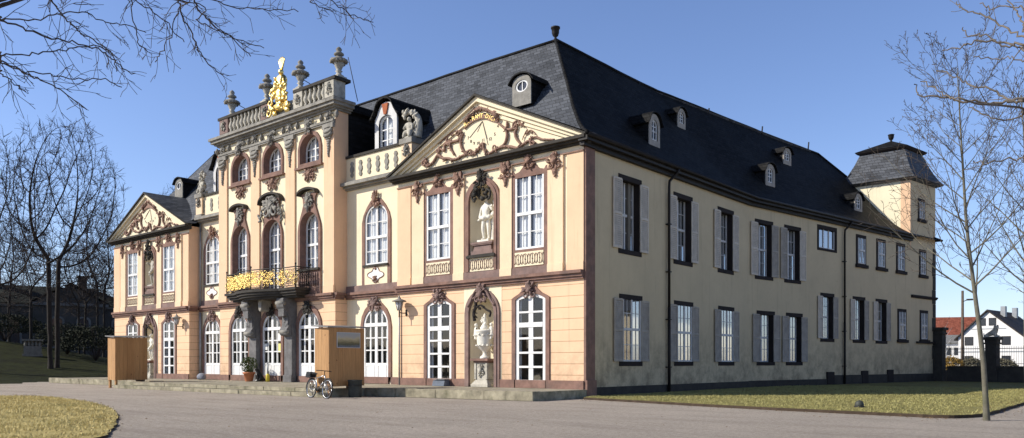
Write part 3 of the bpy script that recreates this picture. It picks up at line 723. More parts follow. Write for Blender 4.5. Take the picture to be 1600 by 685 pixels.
for xx, s in ((x1, 1), (x0, -1)):
    F_ = Frame(xx, 0, 0, 1, s, 0)
    m = MB(F_); m.sheet([(0, .3), (.8, .3), (.8, 4.9), (0, 4.9)], (), 0); m.build('wall', 'orange', PAL, recalc=False)
    m = MB(F_); m.sheet([(0, 4.9), (.85, 4.9), (.85, 15.0), (0, 15.0)], (), 0); m.build('wall', 'orange_pil', PAL, recalc=False)
    m = MB(F_); m.sheet([(.85, 10.0), (6, 10.0), (6, 15.0), (.85, 15.0)], (), 0); m.build('wall', 'slate_shaded', PAL, recalc=False)
    p = MB(F_); p.box(0, .78, -.02, .07, .3, .7); p.build('plinth', 'sandstone', PAL)
    s_ = MB(F_); strip(s_, -.1, .52, ((-.02, .10, 4.80, 4.90), (-.02, .17, 4.90, 5.02), (-.02, .26, 5.02, 5.15))); s_.build('string_course', 'sandstone', PAL)
for xx, s in ((-31.5, 1), (-11.1, -1), (-42.55, -1)):  # pavilion flanks
    F_ = Frame(xx, 0, 0, 1, s, 0); L = .8 if xx > -40 else 12
    m = MB(F_); m.sheet([(0, .3), (L, .3), (L, 4.9), (0, 4.9)], (), 0); m.build('wall', 'orange', PAL, recalc=False)
    m = MB(F_); m.sheet([(0, 4.9), (L, 4.9), (L, 10.4), (0, 10.4)], (), 0); m.build('wall', 'orange_pil', PAL, recalc=False)
    s_ = MB(F_); strip(s_, -.1, .52 if L < 2 else 12, ((-.02, .10, 4.80, 4.90), (-.02, .17, 4.90, 5.02), (-.02, .26, 5.02, 5.15))); s_.build('string_course', 'sandstone', PAL)
for i, (a, b) in enumerate(((-16.95, x1), (-20.5, -19.62), (-24.06, -23.15), (x0, -26.72))):
    p = MB(FR); p.box(a+.003, b-.003, -.02, .09, 5.152, 14.0); p.box(a, b, -.02, .13, 5.153, 5.55); P_ = p.build('pilaster', 'orange_pil', PAL)
    k = MB(FR); u = (a+b)/2
    k.box(a-.02, b+.02, .05, .2, 13.9, 14.15)
    for dz in (0, 1): k.tube(spline([(u-.3, .13, 13.85-dz*.2), (u-.2, .2, 13.72-dz*.2), (u+.2, .2, 13.72-dz*.2), (u+.3, .13, 13.85-dz*.2)], 4), .1, 6)
    k.box(u-.24, u+.24, .08, .2, 13.35, 13.95)
    for j in range(7): k.blob((u, .12, 13.25-j*.13), (.22-.027*j, .07, .1), 0, .25, r)
    k.build('capital', 'grey_stone', P_)
    k = MB(FR); rocaille(k, u, 14.58, .6, .45, r, .12, 1.2, False); k.build('frieze_ornament', 'grey_stone', PAL)
    for s in (-1, 1):
        k = MB(FR); k.tube([(u+s*.68, .08, 14.38), (u+s*.68, .1, 14.58), (u+s*.68, .08, 14.78)], [.05, .12, .05], 6); k.build('frieze_ornament', 'grey_stone', PAL)
c = MB(FR); strip(c, x0-.0, x1, ((-.02, .12, 14.16, 14.24), (-.02, .16, 14.24, 14.36))); c.build('architrave', 'grey_stone', PAL)
for n_, nm, mt in ((0, 'cornice', 'grey_stone'),):
    c = MB()
    for e, z0_, z1_ in ((.14, 14.82, 14.92), (.26, 14.92, 15.02), (.42, 15.02, 15.18), (.52, 15.18, 15.34)): c.box(x0-e, x1+e, -e, .95, z0_, z1_)
    c.build(nm, mt, PAL)
    c = MB(); c.box(x0-.3, x1+.3, .95, 6.3, 14.9, 15.3); c.build('roof', 'slate_shaded', PAL)
# attic balustrade over the centre
pa = MB(FR); pa.box(x0+.05, x1-.05, -.35, .0, 15.34, 15.6); PA = pa.build('attic_parapet', 'grey_stone', PAL)
for a, b in ((x0+.1, -26.0+.0), (-23.1, -22.55), (-19.5, -19.0), (-16.5, x1-.1)): pass
for a, b in ((x0+.05, x0+1.0), (-23.0, -22.3), (-19.75, -18.95), (-16.9, x1-.05)):
    q = MB(FR); q.box(a, b, -.7 if a > -17 or b < -26 else -.4, .08, 15.6, 16.48); q.build('pedestal', 'sandstone_pale' if b < -22 else 'pale_stone', PA)
    q = MB(FR); rocaille(q, (a+b)/2, 16.05, .5, .6, r, .12, 1, False); q.build('pedestal_relief', 'pale_stone', PA)
for a, b in ((x0+1.0, -23.0), (-18.95, -16.9)):
    q = MB(FR); q.box(a, b, -.25, -.15, 15.6, 16.48); q.build('balustrade_back', 'pale_stone', PA)
    n = int((b-a)/.4)
    for i in range(n):
        u = lerp(a+.22, b-.22, i/(n-1)); q = MB(FR)
        q.lathe([(.10, 15.6), (.10, 15.66), (.06, 15.7), (.16, 15.92), (.14, 16.05), (.06, 16.28), (.09, 16.36), (.10, 16.48)], u, -.05, 8)
        q.build('baluster', 'pale_stone', PA)
for a, b, oo in ((x0-.1, -22.3, .12), (-19.75, x1+.1, .12)):
    q = MB(FR); q.box(a, b, -.45, oo, 16.48, 16.64); q.build('coping', 'dark_stone', PA)
q = MB(FR); q.box(-22.3, -19.75, -.4, -.02, 15.6, 16.2); q.build('pedestal', 'pale_stone', PA)
q = MB(FR); q.box(-16.95, x1+.1, -.95, -.45, 16.48, 16.64); q.build('coping', 'dark_stone', PA)
# ---------------- balcony
bx0, bx1 = -25.15, -18.2
def bal(u): t = (u-CX+.05)/(bx1-bx0)*2; return 1.0+.55*max(0, cos(pi*.5*min(1, abs(t)/.62)))**.8 if abs(t) < .62 else 1.0
us = [lerp(bx0, bx1, i/32) for i in range(33)]
s_ = MB(FR)
for e, z0_, z1_ in ((-.25, 5.0, 5.12), (-.10, 5.12, 5.24), (0, 5.24, 5.38), (.10, 5.38, 5.52)):
    L = [(u, -.0) for u in (bx1+e, bx0-e)]; top = [(lerp(bx0-e, bx1+e, i/32), bal(us[i])+e) for i in range(33)]
    P = [(bx0-e, 0.0)]+top+[(bx1+e, 0.0)]; nP = len(P)
    s_.add([(u, o, z0_) for u, o in P]+[(u, o, z1_) for u, o in P], [tuple(range(nP)), tuple(range(nP, 2*nP))]+[(i, (i+1) % nP, nP+(i+1) % nP, nP+i) for i in range(nP)])
BAL = s_.build('balcony', 'dark_stone', PAL)
edge = [(bx0, .05)]+[(bx0, bal(bx0)*k/4) for k in range(1, 4)]+[(u, bal(u)) for u in us]+[(bx1, bal(bx1)*k/4) for k in (3, 2, 1)]+[(bx1, .05)]
rl = MB(FR)
for z, t in ((6.62, .03), (6.5, .018), (5.62, .022)): rl.tube([(u, o, z) for u, o in edge], t, 5)
posts = [0, 4, 12, 20, 28, 36, len(edge)-1]
for i in posts: u, o = edge[i]; rl.tube([(u, o, 5.5), (u, o, 6.72)], .03, 5); rl.blob((u, o, 6.78), (.06, .06, .07))
ir = rl.build('railing', 'iron', BAL)
gm = MB(); im = MB()
for side in range(2):
    for i in range(len(edge)-1):
        u0, o0 = edge[i]; u1, o1 = edge[i+1]; L = sqrt((u1-u0)**2+(o1-o0)**2); du, do = (u1-u0)/max(L, 1e-6), (o1-o0)/max(L, 1e-6)
        dark = i > 36
        tgt = im if dark or (i > 30 and side == 0) else gm
        for k in range((13 if i < 22 else 7) if not dark else 6):
            cu = r.uniform(0, L); cz = r.uniform(5.7, 6.45); R = r.uniform(.06, .17); f = r.choice((-1, 1)); a0 = r.uniform(0, 6.28); P = []
            for j in range(11):
                t = j/10; a = a0+f*t*5.5; q = R*(1-.8*t); s = cu+q*cos(a)
                P.append((u0+du*s, -(o0+do*s)-.0+r.uniform(-.015, .015), cz+q*sin(a)))
            tgt.tube(P, r.uniform(.008, .015) if not dark else .012, 4)
        if not dark:
            for k in range(1):
                s = r.uniform(0, L); q = r.uniform(.03, .075)
                tgt.blob((u0+du*s, -(o0+do*s), r.uniform(5.68, 6.45)), (q*1.3, q*.5, q*.6), r.uniform(0, 3), .3, r)
gm.build('gilded_scrollwork', 'gold', BAL); im.build('iron_scrollwork', 'iron', BAL)
# consoles and pillars that carry it
for uc in (-23.42, -19.85):
    p = MB(FR); p.box(uc-.36, uc+.36, -.02, .36, .36, 3.5); p.box(uc-.40, uc+.40, -.02, .42, .355, .75); P_ = p.build('pillar', 'pillar_stone', PAL)
    k = MB(FR)
    S = spline([(0, .45, 2.9), (0, .75, 3.0), (0, .78, 3.25), (0, .6, 3.5), (0, .55, 3.9), (0, .75, 4.25), (0, 1.0, 4.5), (0, 1.05, 4.75)], 5)
    prof = [(p_.y, p_.z) for p_ in S]+[(1.0, 5.0), (0.0, 5.0), (0.0, 2.9)]
    n_ = len(prof); vs = [(uc-.33, o*.88, z) for o, z in prof]+[(uc+.33, o*.88, z) for o, z in prof]
    k.add(vs, [tuple(range(n_)), tuple(range(n_, 2*n_))]+[(i, (i+1) % n_, n_+(i+1) % n_, n_+i) for i in range(n_)])
    k.build('console', 'pillar_stone', P_)
    for z_, o_ in ((4.74, 1.02), (3.15, .78)): k = MB(FR); k.tube([(uc-.36, o_*.88-.06, z_), (uc+.36, o_*.88-.06, z_)], .13 if z_ > 4 else .11, 10); k.build('volute', 'grey_stone', P_)
    k = MB(FR)
    for i in range(9): z_ = 3.35+r.uniform(0, 1.2); k.blob((uc+r.uniform(-.26, .26), .54+max(0, z_-3.9)*.42, z_), (r.uniform(.05, .1), .05, r.uniform(.08, .16)), r.uniform(0, 3), .25, r)
    k.box(uc-.27, uc+.27, .40, .56, 3.25, 4.05); k.box(uc-.26, uc+.26, .45, .82, 4.0, 4.6); k.build('acanthus', 'pillar_stone', P_)
q = MB(FR); q.prism(mirror([(.001, 4.35), (.12, 4.45), (.16, 4.75), (.2, 5.0)], CX-.1), .1, .8); q.build('keystone', 'grey_stone', PAL)
last = x0
for a, b in sorted([(u-.1-1.2, u-.1+1.2) for u in (-25.25, CX, -18.28)])+[(x1, x1)]: p = MB(FR); p.box(last, a, -.02, .07, .3, .70); last = b; p.build('plinth', 'sandstone', PAL)
s_ = MB(FR); strip(s_, x0-.0, x1, ((-.02, .10, 4.80, 4.90), (-.02, .17, 4.90, 5.02), (-.02, .26, 5.02, 5.15))); s_.build('string_course', 'sandstone', PAL)
# interior: floors, ceiling and a back wall
i_ = MB(); i_.box(-42.3, -.2, .95, 11.8, .2, .37); i_.box(-42.3, -.2, .95, 11.8, 4.8, 5.2); i_.box(-42.3, -.2, .95, 11.8, 10.2, 10.5); i_.box(-42.3, -.2, 3.6, 3.8, .3, 10.3)
i_.box(-27, -16.8, .9, 1.0+2.4, 11.7, 11.9); i_.box(-27.2, -16.5, 3.0, 3.1, 11.7, 14.8)
i_.build('interior_wall', 'interior', PAL)
# ------------------------------------------------------------------ side wing
def shutter(fr, u0, u1, z0, z1, W, mat, o=.09, tilt=0.0):
    m = MB(fr); t = .07
    f = lambda u, oo: oo+tilt*(u-u0)
    m.box(u0, u0+t, o, o+.045, z0, z1); m.box(u1-t, u1, o, o+.045, z0, z1)
    zm = (z0+z1)/2-.05
    for a in (z0, zm, z1-t): m.box(u0+t, u1-t, o+.001, o+.044, a, a+t+.02)
    for a, b in ((z0+t+.02, zm), (zm+t+.02, z1-t)):
        n = max(5, int((b-a)/.085))
        for i in range(n):
            z = lerp(a, b, (i+.5)/n); h = (b-a)/n*.46
            m.add([(u0+t, o+.004, z+h), (u1-t, o+.004, z+h), (u1-t, o+.04, z-h), (u0+t, o+.04, z-h),
                   (u0+t, o+.004, z+h-.012), (u1-t, o+.004, z+h-.012), (u1-t, o+.04, z-h-.012), (u0+t, o+.04, z-h-.012)],
                  [(0, 1, 2, 3), (7, 6, 5, 4), (0, 4, 5, 1), (3, 2, 6, 7)])
    for z in (z0+.35, z1-.35): m.box(u0-.02 if o > 0 else u0, u0+.05, o+.045, o+.06, z, z+.04)
    return m.build('shutter', mat, W)
def swin(fr, key, uc, z0, z1, ow, flush, sh, curt, seed, mats=('shutter_white', 'shutter_white')):
    """stone framed casement of the side wing; z0..z1 is the outside of the surround"""
    w = ow-.42; out = [(uc-ow/2, z0), (uc+ow/2, z0), (uc+ow/2, z1), (uc-ow/2, z1)]
    hh = z1-z0-.42; zb = z0+.20
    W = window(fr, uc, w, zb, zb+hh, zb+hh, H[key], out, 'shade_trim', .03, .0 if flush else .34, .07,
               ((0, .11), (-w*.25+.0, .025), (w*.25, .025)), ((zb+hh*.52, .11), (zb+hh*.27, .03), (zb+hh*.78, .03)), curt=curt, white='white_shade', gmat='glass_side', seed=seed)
    if sh:
        sw = w*.5-.02
        shutter(fr, uc-w/2-sw-.0, uc-w/2-.01, zb, zb+hh, W, mats[0], .05); shutter(fr, uc+w/2+.01, uc+w/2+sw, zb, zb+hh, W, mats[1], .05)
    else:
        s = MB(fr); s.box(uc-ow/2-.08, uc+ow/2+.12, 0, .14, z0-.06, z0+.14); s.build('sill', 'shade_trim', W)
    return W
for uc, f in ((3.42, 1), (8.16, 1), (12.76, 1)):
    swin(WA, 'A', uc, 6.08, 9.46, 1.86, False, True, 'full', 1)
    swin(WA, 'A', uc+.06, 1.28, 4.36, 1.86, True, True, None, 2, ('shutter_grey', 'shutter_grey'))
for uc in (1.50, 4.48):
    swin(WB, 'B', uc, 6.08, 9.42, 1.80, False, True, 'full', 3, ('shutter_white', 'shutter_grey') if uc < 2 else ('shutter_grey', 'shutter_white'))
    swin(WB, 'B', uc+.18, 1.28, 4.34, 1.80, False, True, None, 4, ('shutter_grey', 'shutter_grey'))
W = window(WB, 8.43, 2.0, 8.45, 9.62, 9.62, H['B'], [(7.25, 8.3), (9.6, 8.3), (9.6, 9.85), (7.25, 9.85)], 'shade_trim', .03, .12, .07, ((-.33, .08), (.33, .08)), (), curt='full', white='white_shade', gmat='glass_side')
for uc in (12.75, 15.53, 18.45): swin(WB, 'B', uc, 7.68, 9.76, 1.36, True, False, 'full', 5)
for i, uc in enumerate((8.45, 12.48, 15.6)): swin(WB, 'B', uc, 2.72, 5.72, 1.66, False, True, None, 6, ('shutter_white', 'shutter_grey'))
swin(WB, 'B', 18.66, 2.9, 5.2, 1.38, True, False, 'full', 7); swin(WB, 'B', 22.2, 2.95, 5.25, 1.38, True, False, 'half', 8)
swin(WB, 'B', 22.0, 7.64, 9.64, 1.2, True, False, 'full', 9); swin(WB, 'B', 21.8, 11.66, 13.3, 1.18, True, False, 'half', 10)
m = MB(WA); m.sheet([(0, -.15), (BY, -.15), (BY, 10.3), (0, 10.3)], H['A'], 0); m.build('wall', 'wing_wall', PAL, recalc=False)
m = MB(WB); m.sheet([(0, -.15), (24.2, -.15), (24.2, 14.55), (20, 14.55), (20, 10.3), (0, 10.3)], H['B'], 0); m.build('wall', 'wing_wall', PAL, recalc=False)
m = MB(WA); m.box(-.01, .63, -.02, .09, -.15, 10.06); m.box(-.012, .66, -.02, .15, -.15, .72); m.build('corner_pilaster', 'sandstone', PAL)
m = MB(WA); m.box(.66, BY-.004, -.02, .06, -.15, .42); m.build('plinth', 'dark_stone', PAL)
m = MB(WB); m.box(.004, 9, -.02, .06, -.15, .44); m.box(9, 24.2, -.02, .07, -.15, .66); m.build('plinth', 'dark_stone', PAL)
for s, z in ((8.75, .45), (13.17, .5), (16.8, .55)):
    m = MB(WB); m.box(s-.42, s+.42, 0, .10, z-.4, z+.42); v = m.build('cellar_opening', 'shade_trim', PAL)
m = MB(WA); m.box(-.3, BY+.02, -.02, .2, 10.06, 10.22); m.box(-.4, BY+.035, -.02, .42, 10.22, 10.40); m.build('eaves_cornice', 'gutter', PAL)
m = MB(WB); m.box(-.02, 20.0, -.02, .2, 10.06, 10.22); m.box(-.03, 20.02, -.02, .42, 10.22, 10.40); m.build('eaves_cornice', 'gutter', PAL)
m = MB(); m.tube([WA(-.42, .5, 10.42), WA(BY+.04, .5, 10.42), WB(20.2, .5, 10.40)], .085, 8); m.build('gutter', 'gutter', PAL)
def downpipe(fr, u, zt, zb=.0, o=.14, mat='gutter', side=0):
    m = MB(fr); m.tube([(u+side, .5, zt), (u+side, .42, zt-.18), (u, .16, zt-.55), (u, o, zt-.8), (u, o, 4.0)], .065, 8)
    m.tube([(u, o, 4.0), (u, o, zb)], .075, 8)
    for z in (1.2, 3.4, 5.6, 7.8): m.box(u-.1, u+.1, 0, o+.08, z, z+.05)
    m.build('downpipe', mat, PAL)
downpipe(WA, 6.58, 10.36, -.1, side=.25); downpipe(WB, 10.36, 10.36, 0, side=.25)
m = MB(WR); m.tube([(-31.28, .12, 4.75), (-31.28, .12, .36)], .075, 8); m.tube([(-31.28, .12, 10.6), (-31.28, .12, 5.2)], .06, 8); m.build('downpipe', 'zinc', PAL)
m = MB(FR); m.tube([(-10.93, .08, 4.2), (-10.93, .08, .36)], .04, 6); m.build('conduit', 'zinc', PAL)
m = MB(WB); m.box(20.1, 24.3, -.02, .16, 6.16, 6.28); m.box(20.1, 24.28, -.02, .1, 6.08, 6.16); m.build('string_course', 'shade_trim', PAL)
m = MB(WB); m.box(20.9, 24.35, 0, .16, 2.84, 2.98); m.build('string_course', 'shade_trim', PAL)
m = MB(WB)
for i in range(9): m.box(23.75-.12*(i % 2), 24.21, -.02, .035, .7+i*1.02, 1.7+i*1.02)
m.build('corner_stones', 'dark_stone', PAL)
# ------------------------------------------------------------------ roofs
PR = [(-.45, 10.42), (0, 10.66), (.5, 11.04), (1.0, 11.48), (2.07, 12.63), (3.25, 14.22), (4.54, 15.84), (6.0, 17.7)]
def zprof(d):
    for (a, b), (c, e) in zip(PR, PR[1:]):
        if d <= c: return b+(e-b)*(d-a)/(c-a)
    return PR[-1][1]
def dprof(z):
    for (a, b), (c, e) in zip(PR, PR[1:]):
        if z <= e: return a+(c-a)*(z-b)/(e-b)
    return 6.0
def sag(x, y): return .10*mnoise.noise((x*.12, y*.12, 3.1))+.025*mnoise.noise((x*.5, y*.5, 1.7))
m = MB()
def gridsurf(mb, rows):
    n = len(rows[0]); mb.add([p for r_ in rows for p in r_], [(i*n+k, i*n+k+1, (i+1)*n+k+1, (i+1)*n+k) for i in range(len(rows)-1) for k in range(n-1)], True)
ds = [1.0, 1.5, 2.07, 2.6, 3.25, 3.9, 4.54, 5.3, 6.0]
def frontrow(d, xa, xb, n=40): return [(lerp(xa, xb, k/n), d, zprof(d)+sag(lerp(xa, xb, k/n), d)*min(1, abs(d)/1.5)) for k in range(n+1)]
gridsurf(m, [frontrow(d, -d, -42.55+.62*d) for d in ds])
for xa, xb in ((0, -11.1), (-31.5, -42.55)):
    gridsurf(m, [[(min(x, -d) if xa == 0 else max(x, -42.55+.62*d), y, z) for x, y, z in frontrow(d, xa, xb, 12)] for d in (.06, .5, 1.0)])
m.build('roof', 'slate', PAL)
m = MB(); dd = [-.45, 0, .5]+ds
rows = []
for d in dd:
    R_ = []
    ye = BY+d*math.tan(BA/2)
    for k in range(21): y = lerp(d, ye, k/20); R_.append((-d, y, zprof(d)+sag(3, y)*max(0, d)/6))
    s1 = 24.2-d*1.0-(0 if d > 0 else .3)
    for k in range(1, 25):
        s = lerp(0, s1, k/24); q = WB(s, -d, 0); R_.append((q[0], q[1], zprof(d)-.55*(s/18)*max(0, d)/6+sag(3, q[1])*max(0, d)/6))
    rows.append(R_)
gridsurf(m, rows)
endhip = [r_[-1] for r_ in rows]
m.add(endhip+[(p[0]-2*(6-d)*1.0, p[1], p[2]) for p, d in zip(endhip, dd)], [(i, i+1, len(dd)+i+1, len(dd)+i) for i in range(len(dd)-1)])
m.build('roof', 'slate_shaded', PAL)
m = MB()  # garden side slopes
gridsurf(m, [[(lerp(-6, -42.55+.62*d, k/8), 12-d, zprof(d)) for k in range(9)] for d in dd])
gridsurf(m, [[(-12+d, lerp(6, BY, k/4), zprof(d)) for k in range(5)]+[(WB(18*k/6, -12+d, 0)[0], WB(18*k/6, 0, 0)[1], zprof(d)-.5*k/6) for k in range(1, 7)] for d in dd])
gridsurf(m, [[(-42.55+.62*d, lerp(d, 12-d, k/4), zprof(d)) for k in range(5)] for d in dd[1:]])
m.build('roof', 'slate', PAL)
for k_, (x0, x1, ax) in enumerate(((-11.1, 0, -5.6), (-42.55, -31.5, -37.0))):  # pediment roofs
    m = MB()
    for xe in (x0-.42, x1+.42):
        R_ = []
        for i in range(9):
            t = i/8; x = lerp(ax, xe, t); z = lerp(13.32, 10.52, t); yb = max(.3, dprof(z)+.35); R_.append([(x, -.44, z), (x, lerp(-.44, yb, .5), z), (x, yb, z+.05)])
        gridsurf(m, R_)
    m.build('roof', 'slate', PAL)
# hip ridges, finials
m = MB(); m.tube([(-d+.02, d-.02, zprof(d)+.05) for d in dd], .09, 6); m.tube([(x, 6, 17.75+sag(x, 6)) for x in [-6-i*1.1 for i in range(31)]], .08, 6)
m.tube([r_ for r_ in [(p[0], p[1], p[2]+.05) for p in rows[-1]]], .08, 6); m.tube([(p[0], p[1], p[2]+.04) for p in endhip], .08, 6); m.build('ridge_capping', 'slate_shaded', PAL)
m = MB(); m.lathe([(.18, 0), (.12, .08), (.06, .15), (.06, .2), (.14, .28), (.19, .42), (.2, .62), (.24, .64), (.24, .71), (.13, .73)], -6, 6, 14, 17.68); m.build('finial', 'gutter', PAL)
for y in (14, 21, 27, 33):
    q = (-6+(.1685*(y-BY) if y > BY else 0), y); m = MB(); m.tube([(q[0], q[1], 17.2), (q[0]+.05, q[1], 17.75)], .05, 5); m.build('lightning_rod', 'iron', PAL)
# ------------------------------------------------------------------ dormers
def dormer(fr, u, o, z0, w, h, back, small=False, white='shutter_grey', oval=False):
    b = MB(fr); hw = w/2; zs = z0+h*.62
    out = arch(u, w, z0-.4, zs, z0+h, 12)
    inner = arch(u, w*.56, z0+.16, z0+h*.60, z0+h*.80, 10) if not oval else [(u+w*.33*cos(2*pi*i/20), z0+h*.5+h*.27*sin(2*pi*i/20)) for i in range(20)]
    b.ring(out, inner, o-.06, o); b.rim(inner, o-.12, o); D = b.build('dormer', white, PAL)
    c = MB(fr)  # cheeks and barrel roof
    n = len(out); L = out[1:]+out[:1]
    c.rim([(u+(p[0]-u)*1.02, p[1]+.0) for p in L], o-back, o-.06, False)
    top = [p for p in out[2:]]; T_ = [(u+(p[0]-u)*1.16, p[1]+.05) for p in top]
    T_[0] = (T_[0][0]+.1, T_[0][1]-.04); T_[-1] = (T_[-1][0]-.1, T_[-1][1]-.04); T2 = [(p[0], p[1]+.07) for p in T_]
    c.prism(T_+T2[::-1], o-back, o+.12); c.build('dormer_roof', 'slate_shaded', D)
    f = MB(fr)
    if oval:
        i2 = [(u+(p[0]-u)*.78, z0+h*.5+(p[1]-z0-h*.5)*.78) for p in inner]; f.ring(inner, i2, o-.12, o-.03)
        f.box(u-.02, u+.02, o-.11, o-.06, z0+h*.3, z0+h*.7)
    else:
        i2 = arch(u, w*.56-.12, z0+.22, z0+h*.60, z0+h*.80-.06, 10); f.ring(inner, i2, o-.12, o-.05)
        f.box(u-.025, u+.025, o-.115, o-.07, z0+.22, z0+h*.76)
        for zz in (z0+h*.42, z0+h*.58): f.box(u-w*.24, u+w*.24, o-.113, o-.075, zz-.02, zz+.02)
    f.build('frame', 'white_paint', D)
    g = MB(fr); g.sheet(i2, (), o-.10); g.build('pane', 'dark_glass', D, recalc=False)
    g = MB(fr); g.prism([(p[0], p[1]) for p in inner], o-.5, o-.3); g.build('backing', 'interior', D)
dormer(WA, 8.1, -1.5, 12.15, 1.0, 1.45, 2.2); dormer(WA, 15.0, -3.75, 15.0, .9, 1.0, 1.6)
dormer(WB, 4.65, -1.55, 12.1, .98, 1.28, 2.0); dormer(WB, 10.2, -3.75, 14.75, .95, 1.0, 1.6); dormer(WB, 15.35, -1.45, 11.85, 1.05, 1.2, 1.9)
dormer(FR, -5.25, -2.4, 13.8, 1.12, 1.02, 1.4, oval=True, white='grey_stone'); dormer(FR, -37.6, -2.4, 13.8, 1.12, 1.02, 1.4, oval=True, white='grey_stone')
def bigdormer(u):
    o = -1.2; z0 = 12.3; b = MB(FR)
    half = [(.86, z0), (.86, 14.1), (.84, 14.2), (.66, 14.45), (.5, 14.75), (.36, 14.92), (0, 15.0)]
    inner = arch(u, 1.1, z0+.25, 13.95, 14.32, 10); b.ring(mirror(half, u), inner, o-.1, o); b.rim(inner, o-.2, o)
    b.box(u-.98, u+.98, o, o+.1, z0+.05, z0+.16); D = b.build('dormer', 'white_shade', PAL)
    k = MB(FR); k.prism([(u-.1, 14.35), (u+.1, 14.35), (u+.24, 14.9), (u-.24, 14.9)], o-.02, o+.07); k.build('brick_keystone', 'brick_red', D)
    L = mirror(half, u); c = MB(FR)
    c.rim(L[1:]+L[:1], o-4.2, o-.1, False)
    R1 = [(u+1.12, 14.12), (u+1.0, 14.2), (u+.78, 14.5), (u+.58, 14.88), (u+.36, 15.06), (u, 15.14)]; R1 = R1+[(2*u-x, z) for x, z in reversed(R1[:-1])]
    c.prism(R1+[(x, z+.1) for x, z in reversed(R1)], o-4.4, o+.2); c.build('dormer_roof', 'slate_shaded', D)
    f = MB(FR); i2 = arch(u, .94, z0+.33, 13.95, 14.24, 10); f.ring(inner, i2, o-.2, o-.1)
    f.box(u-.05, u+.05, o-.195, o-.12, z0+.33, 14.2)
    for zz in (13.05, 13.6): f.box(u-.46, u+.46, o-.19, o-.14, zz-.025, zz+.025)
    f.build('frame', 'white_paint', D)
    g = MB(FR); g.sheet(i2, (), o-.17); g.build('pane', 'glass', D, recalc=False)
    g = MB(FR); pleats(g, u-.5, u+.5, z0+.3, 14.2, o-.34, rng); g.build('curtain', 'curtain', D, recalc=False)
    g = MB(FR); g.box(u-.8, u+.8, o-.9, o-.8, z0, 14.6); g.build('backing', 'interior', D)
bigdormer(-13.42); bigdormer(-29.75)
# ------------------------------------------------------------------ corner turret
P0 = WB(20, 0, 0); P1 = WB(24.2, 0, 0); TW = 4.35
def TT(a, b, z):  # a 0..1 along the wing wall, b 0..1 towards the garden
    return (lerp(P0[0], P1[0], a)-TW*b, lerp(P0[1], P1[1], a), z)
m = MB(TT); m.add([(0, 0, 9.5), (0, 1, 9.5), (0, 1, 14.6), (0, 0, 14.6)], [(0, 1, 2, 3)]); m.build('tower_wall', 'tower_wall', PAL)
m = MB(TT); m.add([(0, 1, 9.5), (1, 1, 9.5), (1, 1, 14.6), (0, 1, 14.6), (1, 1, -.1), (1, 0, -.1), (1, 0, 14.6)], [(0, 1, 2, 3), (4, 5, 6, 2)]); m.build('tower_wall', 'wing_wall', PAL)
m = MB(TT); m.box(-.006, .02, -.004, .145, 9.6, 14.5); m.build('corner_pilaster', 'orange_pil', PAL)
m = MB(TT)
def sq(e, z): return [(-e/4.2, -e/TW, z), (1+e/4.2, -e/TW, z), (1+e/4.2, 1+e/TW, z), (-e/4.2, 1+e/TW, z)]
lv = [(.02, 14.42), (.24, 14.5), (.42, 14.6), (.40, 14.68), (.18, 14.98), (-.08, 15.45), (-.36, 16.1), (-.62, 16.85)]
m.add([p for e, z in lv for p in sq(e, z)], [(i*4+k, i*4+(k+1) % 4, i*4+4+(k+1) % 4, i*4+4+k) for i in range(len(lv)-1) for k in range(4)]); m.build('tower_roof', 'slate', PAL)
m = MB(TT); lv = [(-.66, 16.82), (-.50, 16.9), (-.40, 17.0), (-.40, 17.06)]
m.add([p for e, z in lv for p in sq(e, z)], [(i*4+k, i*4+(k+1) % 4, i*4+4+(k+1) % 4, i*4+4+k) for i in range(3) for k in range(4)]); m.build('tower_cornice', 'shade_trim', PAL)
m = MB(TT); m.add(sq(-.36, 17.06)+[(.5, .5, 17.95)], [(0, 1, 4), (1, 2, 4), (2, 3, 4), (3, 0, 4)]); m.build('tower_roof', 'slate_shaded', PAL)
c_ = TT(.5, .5, 0); m = MB(); m.lathe([(.16, 0), (.08, .08), (.07, .14), (.15, .22), (.2, .36), (.21, .52), (.24, .55), (.2, .58)], c_[0], c_[1], 12, 17.85); m.build('finial', 'gutter', PAL)
# stays behind the attic vases
for a, b in (((-15.5, .4, 17.6), (-15.45, 1.0, 15.4)), ((-19.2, .2, 17.2), (-18.6, 4, 15.9)), ((-25.9, .2, 17.2), (-25.2, 4, 15.9))):
    m = MB(); m.tube([a, b], .022, 5); m.build('stay_rod', 'iron', PAL)
# ------------------------------------------------------------------ layout helper: bearing (photo column) and distance -> plan position
CAM = Vector((18.491, -26.276, 1.4)); AN = radians(49.7); FPX = 1250.0
EX = (sin(AN), -cos(AN)); EY = (cos(AN), sin(AN))
def cw(px, D, z=0.0):
    R = (px-800)/FPX*D
    return Vector((CAM.x+R*EX[0]+D*EX[1], CAM.y+R*EY[0]+D*EY[1], z))
def cz(px, py, D): v = cw(px, D); v.z = CAM.z-(py-568)/FPX*D; return v
